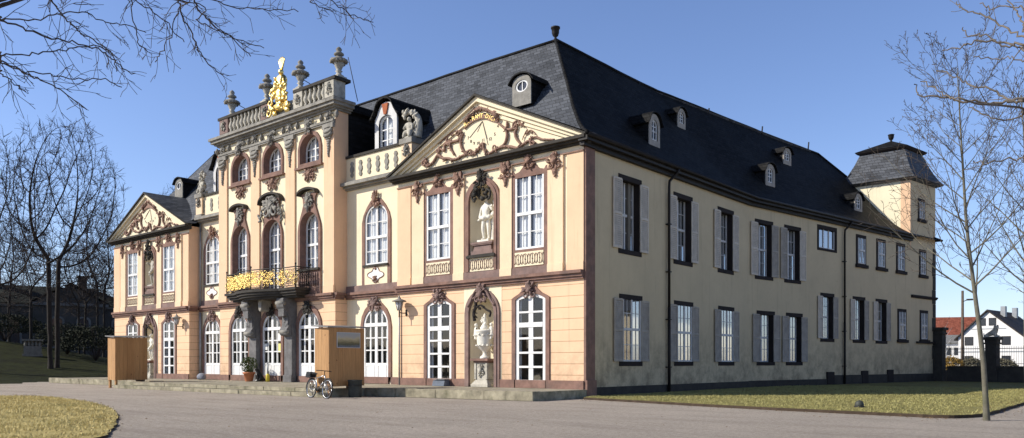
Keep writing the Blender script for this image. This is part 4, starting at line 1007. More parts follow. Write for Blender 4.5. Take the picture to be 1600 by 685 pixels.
# ------------------------------------------------------------------ ground
def sstep(t): t = max(0, min(1, t)); return t*t*(3-2*t)
def hgt(x, y):
    h = 4.4*sstep((-x-47)/42)*max(.12, 1-max(0, y-4)/24)
    h += .25*sstep((-x-46)/6)*mnoise.noise((x*.15, y*.15, 0))
    return h
rad = [0, 6, 12, 18, 24, 30, 36, 42, 48, 54, 60, 66, 72, 78, 84, 90, 96, 102, 110, 120, 135, 155, 190, 260, 420, 800, 1800, 4000]
gx, gy = 10.0, -20.0; na = 120; V = [(gx, gy, hgt(gx, gy))]; Fc = []
for r_ in rad[1:]:
    for k in range(na): a = 2*pi*k/na; x, y = gx+r_*cos(a), gy+r_*sin(a); V.append((x, y, hgt(x, y)*(1 if r_ < 200 else .6)))
for k in range(na): Fc.append((0, 1+k, 1+(k+1) % na))
for i in range(len(rad)-2):
    for k in range(na): a = 1+i*na; Fc.append((a+k, a+na+k, a+na+(k+1) % na, a+(k+1) % na))
m = MB(); m.add(V, Fc, True); struct(m.build('ground', 'lawn_shaded'))
def flat(name, poly, z, mat, kind='structure'):
    vs = [Vector((p[0], p[1], 0)) for p in poly]; m = MB(); m.add([(p.x, p.y, z) for p in vs], [tuple(t) for t in tessellate_polygon([vs])])
    o = m.build(name, mat)
    for p in o.data.polygons:
        if p.normal.z < 0: p.flip()
    o['kind'] = kind; return o
flat('gravel_forecourt', [(-41, 1.5), (-43.8, -.9), (-46.3, -2.1), (-48, -4.6), (-50, -6.5), (-62, -12), (-75, -60), (60, -60), (60, 60), (14, 60), (12.6, 37.8), (0.5, 39), (0, 1.5)], .004, 'gravel')
def smooth_poly(P, n=5): return [(p.x, p.y) for p in spline([(a, b, 0) for a, b in P], n)]
def rough(P, amp, seed):
    r = random.Random(seed); out = []
    for (a, b), (c, d) in zip(P, P[1:]):
        L = sqrt((c-a)**2+(d-b)**2); n = max(1, int(L/.25))
        for k in range(n): t = k/n; out.append((lerp(a, c, t)+r.uniform(-amp, amp), lerp(b, d, t)+r.uniform(-amp, amp)))
    out.append(P[-1]); return out
def lawn(name, poly, z, mt):
    vs = [Vector((p[0], p[1], 0)) for p in poly]; m = MB(); m.add([(p.x, p.y, z) for p in vs], [tuple(t) for t in tessellate_polygon([vs])])
    n = len(poly); m.cur = 1; m.add([(p[0], p[1], z) for p in poly]+[(p[0]*1.0, p[1], -.02) for p in poly], [(i, (i+1) % n, n+(i+1) % n, n+i) for i in range(n)])
    return struct(m.build(name, [mt, 'soil']))
EL = rough(smooth_poly([(-24.5, -17.5), (-20.5, -15.0), (-17, -13.75), (-11.8, -14.3), (-6.65, -15.6), (-2.9, -17.0), (.8, -18.7), (3.2, -20.0), (6, -23)]), .05, 3)
LAWN_L = EL+[(4, -30), (-10, -34), (-26, -30)]
lawn('lawn', LAWN_L, .05, 'lawn_dry')
ER = rough(smooth_poly([(.7, -1.0), (1.9, -1.35), (3.5, -1.75), (6.5, -2.6), (8.9, -3.1), (10.9, -3.4), (12.6, -3.65), (13.6, -3.75), (14.1, -3.35), (14.35, -2.2), (14.35, 0), (14.2, 6), (14, 20), (13.4, 37)]), .03, 4)
LAWN_R = ER+[(4.2, 38.9), (0.1, 15.7), (.1, .2)]
lawn('lawn', LAWN_R, .09, 'lawn_green')
def inside(p, poly):
    c = False; j = len(poly)-1
    for i in range(len(poly)):
        a, b = poly[i], poly[j]
        if (a[1] > p[1]) != (b[1] > p[1]) and p[0] < (b[0]-a[0])*(p[1]-a[1])/(b[1]-a[1])+a[0]: c = not c
        j = i
    return c
def blades(name, label, poly, z, n, mt, seed, hmin, hmax, ybias, box_):
    r = random.Random(seed); m = MB(); vs = []; fs = []
    bx0, bx1, by0, by1 = box_; c = 0; tries = 0
    while c < n and tries < n*5:
        tries += 1
        x = r.uniform(bx0, bx1); y = r.uniform(by0, by1)
        if not inside((x, y), poly): continue
        if mnoise.noise((x*.9, y*.9, seed)) < r.uniform(-.75, .35): continue
        for q in range(2):
            h = r.uniform(hmin, hmax); a = r.uniform(0, 6.28); w = r.uniform(.006, .014); lx, ly = r.uniform(-.05, .05), r.uniform(-.05, .05)
            xx, yy = x+r.uniform(-.03, .03), y+r.uniform(-.03, .03); b = len(vs)
            vs += [(xx-w*cos(a), yy-w*sin(a), z), (xx+w*cos(a), yy+w*sin(a), z), (xx+lx, yy+ly, z+h)]; fs.append((b, b+1, b+2))
        c += 1
    m.add(vs, fs); o = m.build(name, mt, recalc=False); o['kind'] = 'stuff'; o['label'] = label; o['category'] = 'grass'; return o
blades('grass', 'dry yellowed winter grass on the rounded lawn in the near left corner', LAWN_L, .05, 26000, 'blade_dry', 5, .025, .075, 0, (-24, 6, -26, -13.5))
blades('grass', 'short olive green grass on the lawn strip along the side wing', LAWN_R, .09, 26000, 'blade_green', 6, .02, .06, 0, (.5, 14.4, -3.9, 22))
g = random.Random(77); m = MB(); vs = []; fs = []
for i in range(1500):
    E_ = ER if i % 3 else EL; k = g.randrange(len(E_)-1); q = E_[k]; s = abs(g.gauss(0, .9)); x, y = q[0]+g.uniform(-.6, .6), q[1]-s*.8+g.uniform(-.3, .4)
    if i % 9 == 0: x, y = g.uniform(-16, 12), g.uniform(-19, -6)
    z = .014 if not (inside((x, y), LAWN_L) or inside((x, y), LAWN_R)) else .12; a = g.uniform(0, 6.28); w = g.uniform(.012, .035); b = len(vs)
    vs += [(x-w*cos(a), y-w*sin(a), z), (x+w*.5*sin(a), y-w*.5*cos(a), z+g.uniform(0, .02)), (x+w*cos(a), y+w*sin(a), z+g.uniform(0, .015)), (x-w*.5*sin(a), y+w*.5*cos(a), z+g.uniform(0, .02))]; fs.append((b, b+1, b+2, b+3))
m.add(vs, fs); o = m.build('leaf_litter', 'leaf_dead', recalc=False); o['kind'] = 'stuff'; o['label'] = 'scattered dry leaf bits along the lawn edges and gravel'; o['category'] = 'leaf litter'
# ------------------------------------------------------------------ terrace and steps
r = random.Random(12)
m = MB()
TER = [(.12, .3), (.15, -3.45), (-8.45, -4.2), (-8.45, -6.05), (-27.1, -6.05), (-27.1, -4.2), (-43.8, -4.0), (-43.8, .3)]
vs = [Vector((a, b, 0)) for a, b in TER]; n = len(TER)
m.add([(p.x, p.y, .35) for p in vs], [tuple(t) for t in tessellate_polygon([vs])]); m.cur = 1
m.add([(a, b, .35) for a, b in TER]+[(a, b, -.15) for a, b in TER], [(i, (i+1) % n, n+(i+1) % n, n+i) for i in range(n)]); struct(m.build('terrace', ['step_stone', 'step_riser']))
def stone_edge(name, a, b, dep, z0, z1, L=1.25, mats=('step_stone', 'step_riser')):
    a = Vector(a); b = Vector(b); d = b-a; T = d.length; d.normalize(); nn = Vector((d.y, -d.x)); t = 0; m = MB()
    if nn.y > 0: nn = -nn
    while t < T-.05:
        l = min(L*r.uniform(.8, 1.2), T-t); e = r.uniform(-.02, .03); ze = r.uniform(-.012, .012)
        p = a+d*(t+.006); q = a+d*(t+l-.006)
        P = [p+nn*e, q+nn*(e+r.uniform(-.01, .01)), q-nn*dep, p-nn*dep]
        m.cur = 0; m.add([(v.x, v.y, z1+ze) for v in P], [(0, 1, 2, 3)])
        m.cur = 1; lo = [P[0]+nn*-.01, P[1]+nn*-.01, P[2], P[3]]
        m.add([(v.x, v.y, z1+ze) for v in P]+[(v.x, v.y, z0) for v in lo], [(0, 1, 5, 4), (1, 2, 6, 5), (3, 0, 4, 7)])
        t += l
    return struct(m.build(name, list(mats)))
stone_edge('terrace_edge', (.17, -3.5), (-8.4, -4.25), .5, .02, .362)
stone_edge('terrace_edge', (-8.42, -6.12), (-27.15, -6.12), .42, .2, .362)
stone_edge('step', (-8.3, -6.5), (-27.6, -6.5), .6, .01, .19)
stone_edge('terrace_edge', (-27.3, -4.25), (-43.8, -4.05), .5, .02, .362)
# ------------------------------------------------------------------ statues, vases
r = random.Random(33)
def vase_at(loc, label, root=None):
    if root is None:
        t = thing('stone_vase', label, 'vase', loc, 0, 'stone vases on the attic balustrade')
        m = MB(); m.box(-.3, .3, -.3, .3, 0, .1); m.lathe([(.26, .1), (.28, .16), (.16, .24), (.12, .36), (.2, .42), (.12, .46), (.16, .55), (.24, .72), (.30, .86)], 0, 0, 12); m.build('foot', 'pale_stone', t)
        m = MB(); m.lathe([(.3, .86), (.46, .92), (.48, 1.0), (.36, 1.08), (.2, 1.16), (.16, 1.24)], 0, 0, 12)
        for i in range(14): a = 2*pi*i/14; m.blob((.4*cos(a), .4*sin(a), .95+r.uniform(-.06, .05)), (.12, .1, .1), 0, .3, r)
        m.build('garland', 'grey_stone', t)
        m = MB(); m.lathe([(.16, 1.24), (.28, 1.3), (.27, 1.36), (.14, 1.46), (.12, 1.5), (.17, 1.58), (.11, 1.68), (.03, 1.74)], 0, 0, 10); m.build('lid', 'grey_stone', t); return t
    c = copy_tree(root); c.location = loc; c['label'] = label; return c
V0 = vase_at((-16.35, .45, 16.64), 'stone vase at the right end of the centre balustrade, tallest against the sky')
vase_at((-19.5, .22, 16.64), 'stone vase just right of the gilded crest', V0)
vase_at((-22.8, .22, 16.64), 'stone vase just left of the gilded crest', V0)
vase_at((-26.95, .4, 16.64), 'stone vase at the left end of the centre balustrade', V0)
# gilded crest
t = thing('gilded_crest', 'gilded sculpted crest with plumes at the middle of the roof balustrade', 'crest', (-21.0, 0, 15.6))
m = MB(); m.blob((0, -.12, 1.0), (.52, .24, .62)); m.blob((0, -.1, .4), (.7, .2, .3))
for i in range(46):
    a = r.uniform(0, 2*pi); k = r.uniform(.55, 1.0); z = r.uniform(0, 1.75); w = .95*(1-max(0, z-.5)/2.4) if z > .5 else .95-.2*abs(z-.3)
    m.blob((w*cos(a)*k, -.2+r.uniform(-.1, .1), z), (r.uniform(.12, .26), .12, r.uniform(.1, .22)), r.uniform(0, 3), .2, r)
for s in (-1, 1):
    for z, R in ((.35, .3), (.9, .26), (1.4, .22)): cscroll(m, s*(.95-.3*z*.6), z, R, s, 1, -.2, .07)
m.build('trophy', 'gold', t)
V_, F_ = skin([(0, 0, 1.3), (0, 0, 1.75), (0, 0, 2.1), (0, -.04, 2.3), (-.22, 0, 2.0), (-.45, -.1, 1.8), (-.35, -.2, 2.15), (.22, 0, 2.0), (.4, -.12, 1.7), (.2, -.25, 1.6)], [(0, 1), (1, 2), (2, 3), (2, 4), (4, 5), (5, 6), (2, 7), (7, 8), (8, 9)], [.31, .29, .17, .18, .13, .1, .08, .13, .1, .08])
m = MB(); m.add(V_, F_, True); m.blob((0, -.05, 2.38), (.17, .18, .2)); m.build('figure', 'gold', t)
m = MB()
for i in range(7):
    a = (i-3)*.2; m.tube(spline([(0, 0, 2.5), (sin(a)*.25, 0, 2.78), (sin(a)*.55, 0, 3.05+.22*cos(a*2))], 3), [.05, .06, .055, .05, .04, .035, .015][:7], 5)
m.build('plumes', 'gold', t)
# figures in the niches
def figure(name, label, loc, h, pose, mt='white_statue', rz=0):
    t = thing(name, label, 'statue', loc, rz); s = h/1.8
    if pose == 0:
        J = [(0, 0, .95), (0, .0, 1.15), (.02, 0, 1.38), (.03, -.02, 1.52), (.03, -.04, 1.64), (-.2, 0, 1.40), (-.33, .02, 1.15), (-.30, -.1, .92), (.22, 0, 1.40), (.36, -.02, 1.2), (.4, -.12, 1.42), (-.11, 0, .88), (-.13, -.06, .5), (-.12, 0, .1), (-.13, -.14, .04), (.11, 0, .88), (.15, -.02, .48), (.13, .02, .1), (.16, -.12, .04)]
    else:
        J = [(0, 0, .95), (0, .02, 1.15), (-.02, 0, 1.38), (-.04, -.02, 1.52), (-.06, -.04, 1.64), (-.2, 0, 1.40), (-.38, -.08, 1.28), (-.28, -.22, 1.45), (.2, 0, 1.38), (.3, .02, 1.12), (.22, -.14, .98), (-.1, 0, .88), (-.1, -.08, .5), (-.1, 0, .1), (-.1, -.14, .04), (.1, 0, .88), (.12, .0, .48), (.12, .02, .1), (.14, -.12, .04)]
    E_ = [(0, 1), (1, 2), (2, 3), (3, 4), (2, 5), (5, 6), (6, 7), (2, 8), (8, 9), (9, 10), (0, 11), (11, 12), (12, 13), (13, 14), (0, 15), (15, 16), (16, 17), (17, 18)]
    R_ = [.16, .145, .16, .07, .08, .085, .06, .045, .085, .06, .045, .115, .085, .055, .05, .115, .085, .055, .05]
    V_, F_ = skin([(a*s, b*s, c*s) for a, b, c in J], E_, [q*s for q in R_])
    m = MB(); m.add(V_, F_, True); hx, hy, hz = J[4]; m.blob((hx*s, hy*s, (hz+.06)*s), (.105*s, .12*s, .14*s)); m.tube([(hx*s, (hy-.1)*s, (hz+.08)*s), (hx*s, (hy-.145)*s, (hz+.03)*s)], [.015*s, .025*s], 5)
    for q in (7, 10):
        x, y, z = J[q]
        for k in range(5): m.tube([(x*s, y*s, z*s), ((x+.02*(k-2))*s, (y-.04)*s, (z-.06)*s), ((x+.022*(k-2))*s, (y-.05)*s, (z-.1)*s)], .014*s, 4)
    m.build('body', mt, t)
    m = MB(); hh = random.Random(4)
    for i in range(16): a = hh.uniform(0, 6.28); m.blob((hx*s+.09*s*cos(a), hy*s+.05*s+.07*s*sin(a), (hz+.12)*s+hh.uniform(-.07, .08)*s), (.05*s, .05*s, .045*s), 0, .2, hh)
    m.build('hair', mt, t)
    m = MB()
    P = [(.42, .05, 1.6), (.38, .1, 1.35), (.34, .1, 1.1), (.25, -.05, .95), (0, -.16, .9), (-.22, -.08, .95)]
    if pose: P = [(.3, -.05, 1.15), (.24, -.15, .95), (.05, -.17, .82), (-.15, -.12, .7), (-.2, .05, .5), (-.18, .12, .12)]
    S = spline([(a*s, b*s, c*s) for a, b, c in P], 5); m.tube(S, [.09*s*(1+.3*sin(i*1.7)) for i in range(len(S))], 7)
    S = spline([(a*s, b*s, c*s) for a, b, c in ((.3, .1, 1.15), (.3, .14, .7), (.26, .16, .3), (.24, .16, 0))], 4); m.tube(S, [.1*s, .13*s, .12*s, .13*s, .14*s, .13*s, .13*s, .15*s, .15*s, .14*s, .14*s, .15*s, .16*s], 7)
    m.build('drapery', mt, t)
    m = MB(); m.box(-.3*s, .32*s, -.24*s, .26*s, -.06, .03); m.build('base', mt, t)
    return t
def plinth_block(x, y, z, w, h, name, label):
    t = thing(name, label, 'pedestal', (x, y, z)); m = MB()
    m.box(-w*.5, w*.5, -.3, .3, 0, h*.3); m.box(-w*.42, w*.42, -.26, .26, h*.3, h*.75, (.06, .04)); m.box(-w*.46, w*.46, -.29, .29, h*.75, h*.84); m.box(-w*.5, w*.5, -.31, .31, h*.84, h)
    m.build('block', 'sandstone_pale', t); return t
plinth_block(-5.5, .22, 6.25, 1.3, .55, 'statue_pedestal', 'moulded red stone pedestal inside the upper niche of the right gable')
figure('statue', 'white stone nude statue standing in the upper niche of the right gable', (-5.46, .2, 6.86), 1.98, 0)
plinth_block(-36.9, .22, 6.25, 1.3, .55, 'statue_pedestal', 'moulded red stone pedestal inside the upper niche of the left gable')
figure('statue', 'pale draped statue standing in the upper niche of the left gable', (-36.9, .2, 6.86), 2.0, 1, 'pale_stone')
def tall_pedestal(x, label, h=1.25):
    t = thing('pedestal', label, 'pedestal', (x, .1, .36)); m = MB()
    m.box(-.5, .5, -.4, .4, 0, .12); m.box(-.48, .48, -.38, .38, .12, .32, (.14, .14)); m.box(-.33, .33, -.26, .26, .3, h-.18); 
    for s in (-1, 1): m.box(s*.33-.05, s*.33+.05, -.3, .3, .34, h-.2)
    m.build('shaft', 'pale_stone', t); m = MB()
    rocaille(MB(), 0, 0, 1, 1, random.Random(1)); q = MB(Frame(0, 0, 1, 0, 0, -1)); rocaille(q, 0, .72, .4, .6, random.Random(8), .28, 1, False); q.build('shaft_relief', 'pale_stone', t)
    m.box(-.4, .4, -.33, .33, h-.18, h-.1); m.box(-.52, .52, -.42, .42, h-.1, h); m.build('cap', 'sandstone', t); return t
tall_pedestal(-5.45, 'square pedestal with dark red cap under the white urn')
t = thing('stone_urn', 'white stone urn with small figures on its rim in the lower right niche', 'urn', (-5.45, .1, 1.61))
m = MB(); m.lathe([(.24, 0), (.22, .08), (.11, .16), (.10, .28), (.16, .36), (.3, .48), (.34, .56), (.36, .75), (.38, 1.0), (.40, 1.12), (.46, 1.2), (.46, 1.26), (.38, 1.28), (.15, 1.3)], 0, 0, 16)
for i in range(12): a = 2*pi*i/12; m.blob((.38*cos(a), .38*sin(a), .58), (.07, .07, .05), 0, .2, r); m.blob((.39*cos(a), .39*sin(a), 1.02+.06*(i % 2)), (.06, .06, .06), 0, .2, r)
m.build('bowl', 'white_statue', t)
for s in (-1, 1):
    V_, F_ = skin([(s*.46, -.05, 1.1), (s*.5, -.06, 1.3), (s*.46, -.06, 1.46), (s*.4, -.12, 1.28), (s*.3, -.2, 1.22), (s*.48, -.08, 1.0), (s*.45, -.15, .84)], [(0, 1), (1, 2), (1, 3), (3, 4), (0, 5), (5, 6)], [.12, .11, .09, .05, .04, .08, .05])
    m = MB(); m.add(V_, F_, True); m.blob((s*.46, -.08, 1.5), (.09, .1, .1)); m.build('putto', 'white_statue', t)
m = MB(); m.lathe([(.2, 1.28), (.22, 1.38), (.12, 1.5), (.1, 1.62), (.13, 1.72), (.09, 1.84), (.07, 1.95), (.02, 2.02)], 0, 0, 10)
for i in range(7): m.blob((r.uniform(-.12, .12), -.08, 1.45+i*.06), (.08, .06, .06), 0, .2, r)
m.build('lid', 'white_statue', t)
tall_pedestal(-36.9, 'square pedestal under the slim white statue behind the wooden crate')
figure('statue', 'slim white statue in the lower left niche beside the wooden crate', (-36.9, .1, 1.66), 1.75, 1)
# attic groups
def attic_group(x, label, flip):
    t = thing('attic_sculpture', label, 'sculpture', (x, .9, 12.56)); g = random.Random(11)
    V_, F_ = skin([(0, 0, .35), (-.02*flip, 0, .62), (-.05*flip, -.05, .86), (-.25*flip, -.12, .72), (-.35*flip, -.2, .5), (.2*flip, -.1, .66), (.28*flip, -.2, .42), (-.2*flip, -.25, .3), (-.22*flip, -.3, .04), (.18*flip, -.25, .28), (.2*flip, -.32, .03)], [(0, 1), (1, 2), (1, 3), (3, 4), (1, 5), (5, 6), (0, 7), (7, 8), (0, 9), (9, 10)], [.24, .19, .11, .09, .06, .09, .06, .13, .09, .13, .09])
    m = MB(); m.add(V_, F_, True); m.blob((-.06*flip, -.08, 1.0), (.12, .13, .15)); m.build('figure', 'pale_stone', t)
    m = MB(); S = spline([(.32*flip, .1, .1), (.42*flip, .12, .6), (.36*flip, .1, 1.05), (.12*flip, .02, 1.32), (-.2*flip, -.04, 1.36), (-.38*flip, -.08, 1.22)], 5)
    m.tube(S, [.24, .23, .22, .21, .2, .19, .19, .18, .18, .17, .17, .16, .16, .15, .15, .14, .14, .13, .13, .12, .12, .12, .11, .11, .1, .08][:len(S)], 7)
    for i in range(26):
        p = S[g.randrange(len(S))]; m.blob((p.x+g.uniform(-.14, .14), p.y-.1+g.uniform(-.08, .08), p.z+g.uniform(-.12, .1)), (.13, .08, .07), g.uniform(0, 3), .3, g)
    m.build('billowing_cloak', 'pale_stone', t)
    m = MB(); m.tube([(.2*flip, .05, 1.25), (.62*flip, .1, .35)], [.05, .035], 6); m.build('staff', 'pale_stone', t)
    m = MB(); m.lathe([(.38, 0), (.36, .06), (.28, .12)], 0, 0, 10)
    for i in range(12): m.blob((g.uniform(-.3, .3), g.uniform(-.25, .1), g.uniform(.05, .25)), (.13, .1, .1), 0, .3, g)
    m.build('rock_base', 'pale_stone', t)
attic_group(-11.15, 'weathered stone figure under a billowing cloak beside the right gable roof', 1)
attic_group(-31.35, 'weathered stone figure with cloak beside the left gable roof', -1)
# ------------------------------------------------------------------ wall lanterns
def lantern(x, label, root=None):
    if root: c = copy_tree(root); c.location = (x, 0, 0); c['label'] = label; return c
    t = thing('wall_lantern', label, 'lantern', (x, 0, 0), 0, 'lanterns on the palace front')
    m = MB(); m.tube(spline([(.05, 0, 3.85), (.05, -.2, 3.82), (0, -.42, 3.85)], 4), .025, 6); m.tube([(.05, -.01, 3.7), (.05, -.01, 4.0)], .05, 6); m.tube([(0, -.42, 3.62), (0, -.42, 3.95)], .03, 6); m.build('bracket', 'iron', t)
    m = MB(); n = 6
    m.lathe([(.09, 3.95), (.2, 4.38)], 0, -.42, 6); m.build('glass_body', 'white_shade', t)
    m = MB()
    for k in range(6): a = 2*pi*k/6; m.tube([(.095*cos(a), -.42+.095*sin(a), 3.94), (.205*cos(a), -.42+.205*sin(a), 4.39)], .012, 4)
    m.build('frame', 'iron', t)
    m = MB(); m.lathe([(.36, 4.37), (.34, 4.41), (.1, 4.5), (.06, 4.56), (.02, 4.66)], 0, -.42, 12); m.build('lid', 'grey_stone', t); return t
L0 = lantern(-10.55, 'wall lantern on a bracket at the left edge of the right gable')
lantern(-32.35, 'wall lantern on a bracket near the far left gable', L0)
# ------------------------------------------------------------------ wooden crates
def crate(x, y, label, pic, root=None):
    if root: c = copy_tree(root); c.location = (x, y, 0); c['label'] = label; return c
    t = thing('wooden_crate', label, 'crate', (x, y, 0), 0, 'tall wooden crates at the terrace steps'); w, d = .95, 1.82; z0, z1 = .46, 2.86
    g = random.Random(2)
    def boards(fr, L, name):
        m = MB(fr); u = 0
        while u < L-.02:
            b = min(.23*g.uniform(.95, 1.05), L-u); m.box(u+.002, u+b-.002, -.03, g.uniform(-.003, .004), z0+g.uniform(-.01, .01), z1); u += b
        return m.build(name, 'pine', t)
    boards(Frame(-w, 0, 1, 0, 0, -1), w, 'front_panel'); boards(Frame(0, .0, 0, 1, 1, 0), d, 'side_panel'); boards(Frame(-w, 0, 0, 1, -1, 0), d, 'side_panel'); boards(Frame(-w, d, 1, 0, 0, 1), w, 'back_panel')
    m = MB(); m.add([(-w-.1, -.12, z1+.07), (.1, -.12, z1-.01), (.1, d+.1, z1+.03), (-w-.1, d+.1, z1+.12), (-w-.1, -.12, z1+.12), (.1, -.12, z1+.04), (.1, d+.1, z1+.08), (-w-.1, d+.1, z1+.17)], [(0, 1, 2, 3), (4, 5, 6, 7), (0, 1, 5, 4), (1, 2, 6, 5), (2, 3, 7, 6), (3, 0, 4, 7)]); m.build('lid', 'roof_felt', t)
    m = MB(); m.box(-w+.03, -.03, .03, d-.03, z0+.01, z1-.01); m.build('core', 'pine', t)
    for fx in (-w+.06, -.12): m = MB(); m.box(fx-.05, fx+.07, .04, .16, 0, z0+.02); m.build('leg', 'pine', t)
    m = MB(); m.box(-w+.1, -.1, d-.3, d-.1, .35, z0); m.build('skid', 'utility_wood', t)
    return t
C0 = crate(-8.2, -6.3, 'tall wooden crate with a landscape picture on its side, behind the bicycle', True)
C1 = crate(-27.5, -6.45, 'plain tall wooden crate at the left end of the terrace steps', False, C0)
m = MB(Frame(-8.2, -6.3, 0, 1, 1, 0)); m.box(.40, 1.56, .006, .03, 2.06, 2.66); p = m.build('picture_panel', 'picture_print', None); p.parent = C0; p.matrix_parent_inverse = Matrix.Translation((8.2, 6.3, 0))
m = MB(Frame(-8.2, -6.3, 0, 1, 1, 0)); m.ring([(.38, 2.04), (1.58, 2.04), (1.58, 2.68), (.38, 2.68)], [(.40, 2.06), (1.56, 2.06), (1.56, 2.66), (.40, 2.66)], .005, .036); q = m.build('picture_frame', 'white_shade', None); q.parent = C0; q.matrix_parent_inverse = Matrix.Translation((8.2, 6.3, 0))
# ------------------------------------------------------------------ bicycle
def bicycle():
    A = cw(485.5, 32.55); B = cw(510, 31.65); A.z = B.z = 0
    d = (B-A); L = d.length; ang = atan2(d.y, d.x)
    t = thing('bicycle', 'silver bicycle with a black bag on its rear rack leaning by the wooden crate', 'bicycle', (A.x, A.y, 0), ang)
    t.rotation_euler = (radians(-5), 0, ang)
    R = .38
    def wheel(x, nm):
        m = MB(); m.tube([(x+R*cos(a), 0, R+R*sin(a)) for a in [2*pi*i/28 for i in range(29)]], .024, 6); W = m.build('wheel', 'rubber', t)
        m = MB(); m.tube([(x+(R-.035)*cos(a), 0, R+(R-.035)*sin(a)) for a in [2*pi*i/28 for i in range(29)]], .016, 5); m.build('rim', 'alloy', W)
        m = MB()
        for i in range(18): a = 2*pi*i/18; m.tube([(x, .02*(-1)**i, R), (x+(R-.04)*cos(a), 0, R+(R-.04)*sin(a))], .0035, 3)
        m.tube([(x, -.05, R), (x, .05, R)], .03, 8); m.build('spokes', 'alloy', W)
        m = MB(); m.tube([(x+(R+.035)*cos(a), 0, R+(R+.035)*sin(a)) for a in [lerp(.3, pi+.1 if x < .1 else 2.6, i/12) for i in range(13)]], .03, 5); m.build('mudguard', 'iron', W)
    wheel(0, 'r'); wheel(L, 'f')
    bb = (.46, 0, .32); seat = (.30, 0, .86); head = (L-.26, 0, .92); hl = (L-.2, 0, .74)
    m = MB()
    for a, b, q in ((bb, seat, .02), (bb, hl, .024), ((.33, 0, .8), head, .02), ((0, .05, R), bb, .013), ((0, -.05, R), bb, .013), ((0, .05, R), (.33, .01, .76), .011), ((0, -.05, R), (.33, -.01, .76), .011), (head, hl, .026)): m.tube([a, b], q, 6)
    m.build('frame', 'alloy', t)
    m = MB(); m.tube([hl, (L-.1, .05, .5), (L, .05, R)], .017, 6); m.tube([hl, (L-.1, -.05, .5), (L, -.05, R)], .017, 6); m.build('fork', 'alloy', t)
    m = MB(); m.tube([head, (L-.3, 0, 1.06), (L-.25, 0, 1.1)], .018, 6); m.tube(spline([(L-.38, -.34, 1.1), (L-.26, -.2, 1.1), (L-.24, 0, 1.1), (L-.26, .2, 1.1), (L-.38, .34, 1.1)], 4), .017, 6); m.build('handlebar', 'iron', t)
    m = MB(); m.tube([seat, (.27, 0, .98)], .016, 6); m.add([(.08, -.1, 1.0), (.08, .1, 1.0), (.3, .05, 1.0), (.4, 0, .99), (.3, -.05, 1.0), (.1, 0, 1.05), (.1, -.08, .95), (.1, .08, .95), (.38, 0, .95)], [(0, 5, 1), (1, 5, 2), (2, 5, 3), (3, 5, 4), (4, 5, 0), (0, 1, 7, 6), (1, 2, 8, 7), (2, 3, 8), (3, 4, 8), (4, 0, 6, 8)]); m.build('saddle', 'bag_cloth', t)
    m = MB(); m.lathe([(.1, -.01), (.1, .01)], 0, 0, 14); 
    m = MB(); m.tube([(bb[0], -.07, bb[2]), (bb[0], .07, bb[2])], .035, 8); m.tube([(bb[0]+.1*cos(a), .06, bb[2]+.1*sin(a)) for a in [2*pi*i/16 for i in range(17)]], .012, 4); m.tube([(bb[0], .07, bb[2]), (bb[0]+.12, .09, bb[2]-.12)], .012, 4); m.tube([(bb[0], -.07, bb[2]), (bb[0]-.12, -.09, bb[2]+.12)], .012, 4); m.box(bb[0]+.08, bb[0]+.2, .07, .16, bb[2]-.135, bb[2]-.11); m.box(bb[0]-.2, bb[0]-.08, -.16, -.07, bb[2]+.11, bb[2]+.135); m.build('crank', 'iron', t)
    m = MB(); m.tube([(-.32, .06, .82), (.26, .06, .8)], .01, 4); m.tube([(-.32, -.06, .82), (.26, -.06, .8)], .01, 4)
    for s in (-1, 1): m.tube([(0, s*.06, R), (-.12, s*.06, .82)], .009, 4); m.tube([(0, s*.06, R), (.05, s*.06, .81)], .009, 4)
    m.build('rack', 'iron', t)
    m = MB(); m.box(-.34, .06, -.13, .13, .83, 1.05, (.03, .02)); m.box(-.3, .02, -.14, .14, .88, .96); m.build('bag', 'bag_cloth', t)
    m = MB(); m.box(-.34, -.33, -.05, .05, .9, .94); m.build('rear_reflector', 'white_shade', t)
bicycle()
# ------------------------------------------------------------------ bin, pot, dog and small items on the terrace
bp = cw(546, 31.9); t = thing('waste_bin', 'dark green metal bin standing in the shade of the crate', 'bin', (-7.72, -5.35, 0))
m = MB(); m.lathe([(.26, 0), (.27, .03), (.28, .35), (.29, .66), (.31, .68), (.31, .72), (.28, .72)], 0, 0, 18); m.build('body', 'bin_paint', t)
m = MB(); m.lathe([(.275, .70), (.27, .71), (.2, .70)], 0, 0, 18); m.build('liner', 'rubber', t)
m = MB(); m.tube([(.3*cos(a), .3*sin(a), .5) for a in [2*pi*i/20 for i in range(21)]], .015, 4); m.build('band', 'iron', t)
t = thing('potted_shrub', 'small green bush in a terracotta pot between the entrance doors', 'potted plant', (-22.75, -1.0, .362))
m = MB(); m.lathe([(.2, 0), (.21, .02), (.30, .42), (.34, .43), (.34, .54), (.30, .54), (.29, .48)], 0, 0, 18); m.build('pot', 'terracotta', t)
m = MB(); m.lathe([(.29, .5), (.05, .52)], 0, 0, 14); m.build('soil', 'soil', t)
m = MB(); g = random.Random(6)
for i in range(1100):
    a = g.uniform(0, 6.28); q = g.random()**.5*.5; z = .95+g.uniform(-.42, .4); k = sqrt(max(0, 1-((z-.95)/.46)**2)); c = (q*k*cos(a), q*k*sin(a), z); s = g.uniform(.025, .05); b = g.uniform(0, 6.28); e = g.uniform(-.8, .8)
    m.add([(c[0]-s*cos(b), c[1]-s*sin(b), c[2]), (c[0]+s*.4*sin(b), c[1]-s*.4*cos(b), c[2]+s*e), (c[0]+s*cos(b), c[1]+s*sin(b), c[2]+s*.5), (c[0]-s*.4*sin(b), c[1]+s*.4*cos(b), c[2]+s*(1-e))], [(0, 1, 2, 3)])
